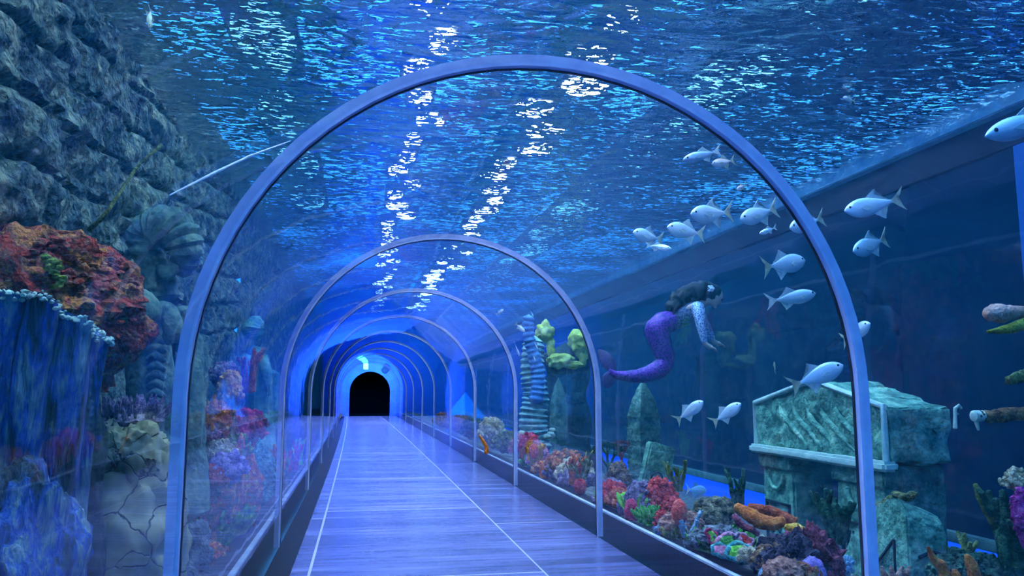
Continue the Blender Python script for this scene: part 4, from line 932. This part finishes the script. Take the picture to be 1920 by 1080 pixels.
# right edge: staghorn fingers, bushes, branches reaching in
GST = 'orange staghorn corals at the bottom edge'
for pix, lab in (([(1776, 1092, 3.6), (1768, 1064, 3.6), (1752, 1050, 3.6), (1740, 1026, 3.6)], 'tall orange staghorn coral with a bent tip in front of the broken slab'),
    ([(1830, 1092, 3.6), (1824, 1066, 3.6), (1816, 1048, 3.6), (1811, 1040, 3.6)], 'orange staghorn finger farthest right'), ([(1796, 1096, 3.6), (1793, 1080, 3.6), (1789, 1068, 3.6)], 'short orange staghorn stub between two tall ones')):
    swept('staghorn_coral', lab, pix, [.030, .026, .020, .009], 'orange', 'coral', group=GST)
for k, (x0, x1, lab) in enumerate(((1662, 1653, 'leftmost small brown staghorn tip beside the arch leg'), (1676, 1670, 'second small brown staghorn tip under the broken slab'), (1682, 1692, 'third small brown staghorn tip under the broken slab'), (1692, 1706, 'rightmost small brown staghorn tip under the broken slab'))):
    swept('staghorn_coral', lab, [(x0, 1094, 3.7), ((x0*1+x1)/2, 1076, 3.7), (x1, 1062, 3.7)], [.020, .016, .006], 'terracotta', 'coral', group=GST)
coral('weed_bush', 'plant', 'dark green bushy weed below the blue strip, behind the staghorn', c_bush(.20, .16, 110, .15, 61), 'darkgreen', 1815, 1085, 4.0)
coral('weed_bush', 'plant', 'olive weed bush standing up against the blue strip', c_finger(10, .22, .022, .5, 62), 'olive', 1800, 1075, 4.3)
coral('weed_clump', 'plant', 'tall dark weed clump at the right edge of the blue strip', c_finger(9, .46, .03, .14, 63), 'darkgreen', 1905, 1090, 3.9)
swept('branch_coral', 'knobbly olive branch leaning left over the tall weed column', [(1888, 1000, 3.95), (1866, 972, 3.95), (1844, 938, 3.95), (1828, 908, 3.95)], [.035, .04, .03, .012], 'olive', 'coral')
coral('frilly_coral', 'coral', 'cream frilly coral head at the right edge', c_bush(.075, .10, 60, .2, 64), 'cream', 1908, 905, 3.9)
coral('magenta_coral', 'coral', 'magenta coral column cut by the right edge', c_bush(.07, .24, 90, .2, 65), 'magenta', 1922, 990, 3.8)
def branch(name, label, pix, rads, m, tip=None, cat='coral'):
    P_ = [at(*p_) for p_ in pix]; e = tag(empty(name, P_[-1]), label, cat); c = spline(P_, 6)
    bm = bmesh.new(); rr = lerps(rads, len(c)); tube(bm, c, rr, 12, True, wob=.45, seed=len(label))
    for k in range(40):
        i = rnd.randrange(len(c)); a = Vector((rnd.uniform(-1, 1), rnd.uniform(-1, 1), rnd.uniform(-1, 1))).normalized(); ball(bm, c[i]+a*rr[i]*.85, rr[i]*.35, 1, (1, 1, 1), .3, 6, k)
    free(obj('branch', bm, M[m], e), e)
    if tip:
        bm = bmesh.new(); d = (P_[0]-P_[1]).normalized(); tube(bm, [P_[0]-d*.02, P_[0]+d*.035], [rads[0]*1.02, rads[0]*.98], 12, True)
        tube(bm, [P_[0]+d*.02, P_[0]+d*.02-Vector((0, 0, .035)), P_[0]+d*.01-Vector((0, 0, .075))], [.012, .011, .006], 8, True); o = free(obj('broken_tip', bm, M[tip], e), e); o['label'] = 'pale broken tip'
    return e
branch('branch_coral', 'brown horizontal coral branch with a pale broken tip reaching in from the right', [(1836, 780, 3.8), (1870, 780, 3.8), (1900, 776, 3.8), (1990, 776, 3.8)], [.030, .036, .034, .045], 'brown', 'palecrust')
branch('branch_coral', 'short dark knobbly branch at the right edge above the horizontal branch', [(1893, 714, 3.8), (1912, 706, 3.8), (1960, 690, 3.8)], [.025, .03, .04], 'olive')
e = tag(empty('pipe_hook', at(1791, 800, 4.0)), 'small pale hooked pipe standing clear left of the horizontal branch', 'pipe')
bm = bmesh.new(); tube(bm, [at(1791, 803, 4.0), at(1791, 780, 4.0), at(1791, 764, 4.0)], [.012, .010, .010], 10); tube(bm, [at(1791, 766, 4.0), at(1798, 760, 4.0), at(1802, 766, 4.0)], [.010, .009, .008], 10); tube(bm, [at(1791, 776, 4.0), at(1797, 776, 4.0)], [.009, .006], 8); free(obj('pipe', bm, M['palecrust'], e), e)
swept('plate_coral', 'orange pink rounded plate coral at the right edge', [(1850, 588, 3.8), (1872, 588, 3.8), (1900, 586, 3.8), (1950, 584, 3.8), (2000, 590, 3.8)], [.035, .055, .040, .022, .03], 'pinkplate' if 'pinkplate' in M else P3('pinkplate', (.3, 'c06a54'), (.5, 'f0a080'), (.72, 'ffd0b4'), sc=5) and 'pinkplate', 'coral')
swept('plate_coral', 'olive yellow leaf shaped coral just under the orange pink plate', [(1852, 622, 3.75), (1885, 618, 3.75), (1925, 606, 3.75), (1990, 596, 3.75)], [.008, .024, .034, .03], 'mustard' if 'mustard' in M else P3('mustard', (.3, '645808'), (.5, 'a49a18'), (.72, 'd8d050')) and 'mustard', 'coral')
def keep(o, sc): o.scale = sc
# post between the two far windows
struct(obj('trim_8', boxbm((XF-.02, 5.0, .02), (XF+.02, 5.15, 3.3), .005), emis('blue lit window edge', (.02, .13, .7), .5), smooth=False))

# ------------------------------------------------ left tank
tk = tag(empty('rock_stump', at(90, 1040, 2.95)), 'tall blue stump like rock with deep vertical grooves, nearest on the left', 'rock')
bx0 = at(28, 1075, 2.95); tx0 = at(92, 560, 2.95); bx0.z = .0
bm = bmesh.new(); n1, n2 = 70, 72; rows = []
for i in range(n1+1):
    f = i/n1; c = bx0.lerp(Vector((tx0.x, tx0.y, tx0.z)), f); row = []
    for k in range(n2):
        a = 2*PI*k/n2; g = .5+.5*math.sin(a*8 + 1.8*noise.noise(Vector((f*2.0, math.cos(a), math.sin(a)))*1.5)); r_ = (.145 + .05*f + .04*(1-f)**3)
        r_ *= 1 - .30*(1-g)**2.5 + .07*fbm((math.cos(a)*2, math.sin(a)*2, f*2.2), 2.2, 4, 3)
        z = c.z; cut = .13*max(0, (math.cos(a-.25)))*f**8
        row.append(bm.verts.new((c.x + r_*math.cos(a), c.y + r_*math.sin(a), z - cut)))
    rows.append(row)
for i in range(n1):
    for k in range(n2): bm.faces.new((rows[i][k], rows[i][(k+1) % n2], rows[i+1][(k+1) % n2], rows[i+1][k]))
ct = bm.verts.new((tx0.x, tx0.y, tx0.z-.06))
for k in range(n2): bm.faces.new((rows[-1][k], rows[-1][(k+1) % n2], ct))
rimv = [v.co.copy() for v in rows[-1]]
free(obj('trunk', bm, M['bluestone'], tk), tk)
bm = bmesh.new()
for k in range(0, n2*4):
    if math.sin(2*PI*k/n2/4) < .8: ball(bm, rimv[k//4].lerp(rimv[(k//4+1) % n2], (k % 4)/4) + Vector((rnd.uniform(-.012, .012), rnd.uniform(-.012, .012), rnd.uniform(-.022, .006))), rnd.uniform(.004, .013), 1, (1, 1, .8), .5, 30, k)
o = free(obj('rim_crust', bm, M['palecrust'], tk), tk); o['label'] = 'pale crust along the broken top'
M['reefmix'] = mat('red orange reef growth', [(.26, '1e3a20'), (.38, '7c3018'), (.46, 'c8442a'), (.53, '8a5a48'), (.60, 'e08a38'), (.66, 'a83c50'), (.74, '9cc838')], 9, .9, 1, 50, dist=.04)
e = tag(empty('coral_mound', at(40, 700, 3.55)), 'big mound of red, orange and yellow coral growth behind the blue stump', 'coral')
bm = bmesh.new(); c = at(45, 590, 3.55); ball(bm, c, .44, 5, (1.02, .7, .80), .16, 2.5, 2)
for v in bm.verts: v.co += (v.co-c).normalized()*.045*fbm(v.co, 14, 4, 5)
free(obj('mound', bm, M['reefmix'], e), e)
bm = bmesh.new(); R_ = random.Random(5)
for k in range(480):
    a, b = R_.uniform(-PI, 0), R_.uniform(-.5, 1.3); d = Vector((math.cos(a)*math.cos(b)*1.02, math.sin(a)*math.cos(b)*.7, math.sin(b)*.80)); p_ = c + d*.44*R_.uniform(.96, 1.04)
    ball(bm, p_, R_.uniform(.007, .024), 1, (1.3, 1, .7), .5, 20, k)
free(obj('nodules', bm, M['reefmix'], e), e)
bm = bmesh.new()
for px, py in ((92, 490), (104, 500), (98, 512), (110, 530), (224, 590), (228, 575), (222, 603)):
    [ball(bm, at(px+rnd.uniform(-10, 10), py+rnd.uniform(-10, 10), 3.26 if px < 150 else 3.45), rnd.uniform(.008, .018), 2, (1.2, .8, .8), .5, 20, px) for _ in range(6)]
o = free(obj('yellow_growth', bm, P3('mustardgreen', (.3, '5c6420'), (.5, '9ca83c'), (.7, 'd0d070')), e), e); o['label'] = 'yellow green tufts'
coral('reef_block', 'rock', 'dark rock under the coral mound, behind the blue stump', c_mound(.15, .95, 71, .25, 2.5, 5), 'spire', 105, 1010, 3.35, sink=.3)
coral('boulder', 'rock', 'dark blue boulder at the foot of the stump, bottom left corner', c_mound(.20, .50, 72, .25, 2.5, 5), 'bluestone', 20, 1140, 2.7, sink=.1)
e = tag(empty('red_sponge', at(190, 690, 3.2)), 'small orange red sponge hanging beside the stump', 'sponge')
bm = bmesh.new()
for px, py, r_ in ((186, 655, .018), (189, 662, .02), (187, 672, .017), (184, 685, .014), (183, 705, .012)): ball(bm, at(px, py, 3.25), r_, 2, (1, 1, 1.3), .4, 8, px)
free(obj('growth', bm, M['red'], e), e)
# pale rock with a net of cracks
def crackmat(name, a, b, cc):
    m, nt, out = newmat(name); L = nt.links.new; p = N(nt, 'ShaderNodeBsdfPrincipled', Roughness=.85); tc = N(nt, 'ShaderNodeTexCoord')
    nz = N(nt, 'ShaderNodeTexNoise', Scale=5, Detail=6); L(tc.outputs['Object'], nz.inputs['Vector'])
    va = N(nt, 'ShaderNodeVectorMath', operation='MULTIPLY_ADD'); L(nz.outputs['Color'], va.inputs[0]); va.inputs[1].default_value = (.15, .15, .15); L(tc.outputs['Object'], va.inputs[2])
    v = N(nt, 'ShaderNodeTexVoronoi', Scale=5.5, feature='DISTANCE_TO_EDGE'); L(va.outputs[0], v.inputs['Vector'])
    cr = N(nt, 'ShaderNodeMapRange'); cr.inputs[1].default_value = .0; cr.inputs[2].default_value = .025; L(v.outputs['Distance'], cr.inputs[0])
    mx = N(nt, 'ShaderNodeMix', data_type='RGBA'); L(cr.outputs[0], mx.inputs[0]); mx.inputs[6].default_value = C(cc); L(ramp(nt, nz.outputs['Fac'], [(.3, a), (.7, b)]), mx.inputs[7]); L(mx.outputs[2], p.inputs['Base Color'])
    bp = N(nt, 'ShaderNodeBump', Strength=.8, Distance=.03); L(cr.outputs[0], bp.inputs['Height']); L(bp.outputs[0], p.inputs['Normal']); L(p.outputs[0], out.inputs[0]); return m
M['crackrock'] = crackmat('cracked pale rock', '6a6c48', 'c4bc90', '2c3430')
pr = tag(empty('cracked_rock', at(225, 1080, 3.9)), 'pale two lobed rock with a net of cracks, right of the blue stump', 'rock')
for px, py, r_, sq, sd, nm in ((190, 865, .135, (1, .9, 1.25), 1, 'lobe'), (262, 885, .14, (1, .9, 1.45), 2, 'lobe'), (228, 1010, .27, (1, .75, 1.45), 3, 'base')):
    bm = bmesh.new(); ball(bm, at(px, py, 3.85), r_, 5, sq, .2, 3, sd); free(obj(nm, bm, M['crackrock'], pr), pr)
coral('grass_tuft', 'plant', 'brown fuzzy weed on top of the cracked rock', c_tuft(.16, .12, 90, 9, .008), 'purplegrey', 240, 790, 4.05, sink=0)
# carved serpent column and coil
sp = tag(empty('carved_post', at(285, 800, 4.9)), 'carved stone column with rounded knob and ribbed front, behind the cracked rock', 'statue')
def wcol(name, pix, rads, m, seg=18, wob=.12, ridge=0, seed=1, par=None):
    c = spline([at(*p_) for p_ in pix], 8); rr = lerps(rads, len(c))
    if ridge: rr = [r_*(1+.12*math.sin(i*2*PI/ridge)) for i, r_ in enumerate(rr)]
    bm = bmesh.new(); tube(bm, c, rr, seg, True, wob=wob, seed=seed); return free(obj(name, bm, M[m], par), par)
M['idol'] = mat('algae covered carving', [(.3, '223c3c'), (.5, '5a7c6c'), (.72, 'a4b48c')], 5, .9, .8, 26, dist=.03)
wcol('shaft', [(285, 1010, 5.0), (285, 900, 5.0), (284, 800, 5.0), (282, 700, 5.0), (276, 600, 5.0), (268, 565, 5.0)], [.16, .14, .13, .13, .11, .07], 'idol', par=sp)
wcol('knob', [(246, 562, 4.85), (262, 568, 4.8), (276, 590, 4.8), (282, 616, 4.85)], [.05, .085, .085, .05], 'idol', par=sp)
bm = bmesh.new()
for k in range(9):
    y = 640 + k*17; tube(bm, spline([at(276, y, 4.86), at(292, y-7, 4.84), at(309, y+3, 4.88)], 4), lerps([.012, .024, .014], 9), 8, True, wob=.2, seed=k)
free(obj('ribs', bm, M['idol'], sp), sp)
wcol('arm', [(300, 575, 4.9), (316, 590, 4.85), (324, 620, 4.85), (312, 640, 4.9)], [.04, .06, .06, .03], 'idol', par=sp)
cl = tag(empty('carved_coil', at(310, 520, 5.2)), 'ribbed carved stone coil curling over the column', 'statue')
wcol('coil', [(262, 480, 5.2), (272, 440, 5.2), (300, 424, 5.15), (332, 436, 5.1), (348, 470, 5.1), (344, 512, 5.15)], [.07, .10, .12, .125, .105, .06], 'idol', ridge=3.2, par=cl, wob=.05)
wcol('snout', [(300, 505, 5.1), (312, 512, 5.05), (330, 500, 5.05)], [.03, .05, .03], 'idol', par=cl)
wcol('neck', [(300, 560, 5.2), (292, 520, 5.2), (280, 480, 5.22)], [.12, .11, .09], 'idol', par=cl)
c2 = tag(empty('carved_post', at(345, 820, 5.6)), 'darker carved pillar just left of the nearest arch leg', 'statue')
wcol('shaft', [(350, 960, 5.6), (348, 850, 5.6), (348, 740, 5.6), (344, 640, 5.6), (338, 596, 5.6)], [.15, .13, .12, .12, .07], 'idol', par=c2, seed=4)
wcol('hooked_top', [(330, 640, 5.45), (328, 605, 5.45), (342, 588, 5.45), (364, 592, 5.45), (372, 606, 5.45)], [.03, .05, .05, .035, .02], 'idol', par=c2)
e = tag(empty('cord', at(336, 790, 5.0)), 'thin cord hanging in a narrow loop beside the nearest arch leg', 'rope')
bm = bmesh.new(); tube(bm, spline([at(330, 660, 5.2), at(331, 740, 5.2), at(336, 792, 5.2), at(342, 750, 5.2), at(352, 660, 5.2), at(366, 600, 5.2)], 6), .006, 6); free(obj('loop', bm, M['grey'], e), e)
# statues and reef beyond the nearest arch
idl = tag(empty('carved_idol', at(478, 830, 9.2)), 'pale teal carved figure seen through the tunnel wall past the nearest arch', 'statue')
M['idolteal'] = mat('teal carving', [(.3, '2a5c5c'), (.5, '5a9c90'), (.72, 'a4d4bc')], 5, .9, .8, 26, dist=.03)
wcol('body', [(484, 860, 9.2), (484, 800, 9.2), (486, 740, 9.2), (478, 690, 9.2), (470, 655, 9.2)], [.20, .17, .15, .17, .10], 'idolteal', par=idl, seed=5)
wcol('head', [(478, 632, 9.1), (476, 615, 9.1), (484, 598, 9.1)], [.10, .13, .07], 'idolteal', par=idl, seed=6)
wcol('arm', [(462, 668, 9.05), (456, 690, 9.0), (464, 712, 9.0)], [.06, .07, .05], 'idolteal', par=idl); wcol('arm', [(494, 668, 9.05), (500, 700, 9.0), (504, 740, 9.0)], [.05, .06, .03], 'idolteal', par=idl)
c3 = tag(empty('carved_post', at(512, 830, 11)), 'pale slender pillar right of the teal figure', 'statue')
wcol('shaft', [(514, 850, 11), (512, 790, 11), (510, 740, 11), (512, 700, 11)], [.16, .13, .12, .09], 'idolteal', par=c3, seed=8)
coral('reef_tower', 'rock', 'dark reef rock carrying bright corals just past the nearest arch leg', c_mound(.26, 1.15, 81, .3, 2.5, 5, (1, 1.6)), 'mixreef', 425, 985, 6.2, sink=.3)
GL = 'corals on the left reef tower'
for px, py, Y, m, lab, f in ((405, 800, 5.95, 'orange', 'bright orange soft coral on the left reef tower', lambda: c_bush(.10, .20, 60, .2, 82)),
   (394, 815, 5.9, 'pink', 'pink coral at the left of the bright orange one', lambda: c_bush(.07, .10, 40, .22, 83)), (430, 745, 6.2, 'amber', 'ochre yellow coral tuft at the top of the left reef tower', lambda: c_bush(.10, .22, 50, .22, 84)),
   (420, 712, 6.4, 'purplegrey', 'mauve coral tuft above the ochre one', lambda: c_bush(.11, .16, 50, .2, 85)), (412, 850, 5.9, 'cream', 'cream coral patch below the bright orange one', lambda: c_bush(.10, .12, 60, .2, 86)),
   (462, 815, 6.6, 'crimson', 'dusky pink coral on the right of the reef tower', lambda: c_bush(.15, .22, 60, .2, 87)), (425, 885, 5.85, 'violet', 'violet coral patch low on the reef tower', lambda: c_bush(.13, .16, 60, .2, 88)),
   (440, 850, 6.1, 'olive', 'olive yellow patch in the middle of the reef tower', lambda: c_bush(.12, .16, 60, .2, 89)), (400, 900, 5.75, 'red', 'dark red patch at the foot of the reef tower', lambda: c_bush(.09, .12, 50, .2, 90)),
   (466, 730, 8.3, 'rust', 'rusty red coral strand beside the teal figure', lambda: c_finger(5, .40, .03, .2, 91))):
    coral('reef_coral', 'coral', lab, f(), m, px, py, Y, GL)
coral('green_mat', 'coral', 'bright green leafy coral on the left kerb', c_tuft(.13, .34, 120, 92, .020), 'green', 470, 1030, 6.0)
coral('green_mat', 'coral', 'teal green coral heap behind the leafy green one', c_bush(.16, .45, 80, .18, 93), 'teal', 498, 930, 7.6)
for px, py, Y, m, lab in ((530, 925, 8.3, 'olive', 'olive stick sponge on the left kerb'), (538, 912, 8.8, 'red', 'red stick sponge on the left kerb'), (551, 885, 10.4, 'crimson', 'pink red stick sponge further along the left kerb'), (560, 872, 11.2, 'lime', 'yellow green stick sponge farthest along the left kerb'), (526, 900, 8.6, 'orange', 'orange stick sponge behind the olive one')):
    coral('stick_sponge', 'sponge', lab, c_finger(5, .34, .022, .18, px), m, px, py, Y, 'stick sponges on the left kerb')
for px, py, Y, m, lab in ((585, 838, 13.5, 'darkgreen', 'dark reef heap along the left kerb, nearer of two'), (606, 815, 17.5, 'darkreef', 'dark reef heap farther along the left kerb')):
    coral('reef_heap', 'rock', lab, c_mound(.22, .55, px, .35, 3, 4, (.9, 2.5)), m, px, py, Y)
coral('reef_heap', 'rock', 'low brown reef crust behind the left kerb, nearest the arch leg', c_bush(.20, .20, 90, .16, 95), 'mixreef', 380, 1075, 5.3)
coral('reef_heap', 'rock', 'pale grey stone with an upturned point beside the nearest arch leg', c_mound(.16, .24, 96, .35, 3, 4, (1.4, .7)), 'grey', 305, 1050, 4.5)
e = tag(empty('rope', at(180, 420, 4.45)), 'yellowish line slanting across the big stone blocks', 'rope')  # slanting yellow line modelled as a strand near the wall
bm = bmesh.new(); tube(bm, spline([at(168, 432, 4.45), at(200, 398, 4.4), at(232, 350, 4.5), (at(262, 308, 4.6)), at(302, 272, 4.7)], 6), lerps([.016, .010, .010, .008, .012], 25), 7, True, wob=.4); free(obj('strand', bm, M['olive'], e), e)
e = tag(empty('scratch_line', at(340, 355, 4.6)), 'pale acrylic scratch drawn as a strand, slanting up toward the water surface beside the nearest arch', 'rope')  # scratch on the acrylic, modelled as an added strand inside the tank
bm = bmesh.new(); tube(bm, [at(318, 366, 4.6), at(400, 325, 4.8), at(470, 292, 5.1), at(545, 264, 5.5)], [.004, .009, .008, .003], 7); free(obj('strand', bm, M['white'], e), e)
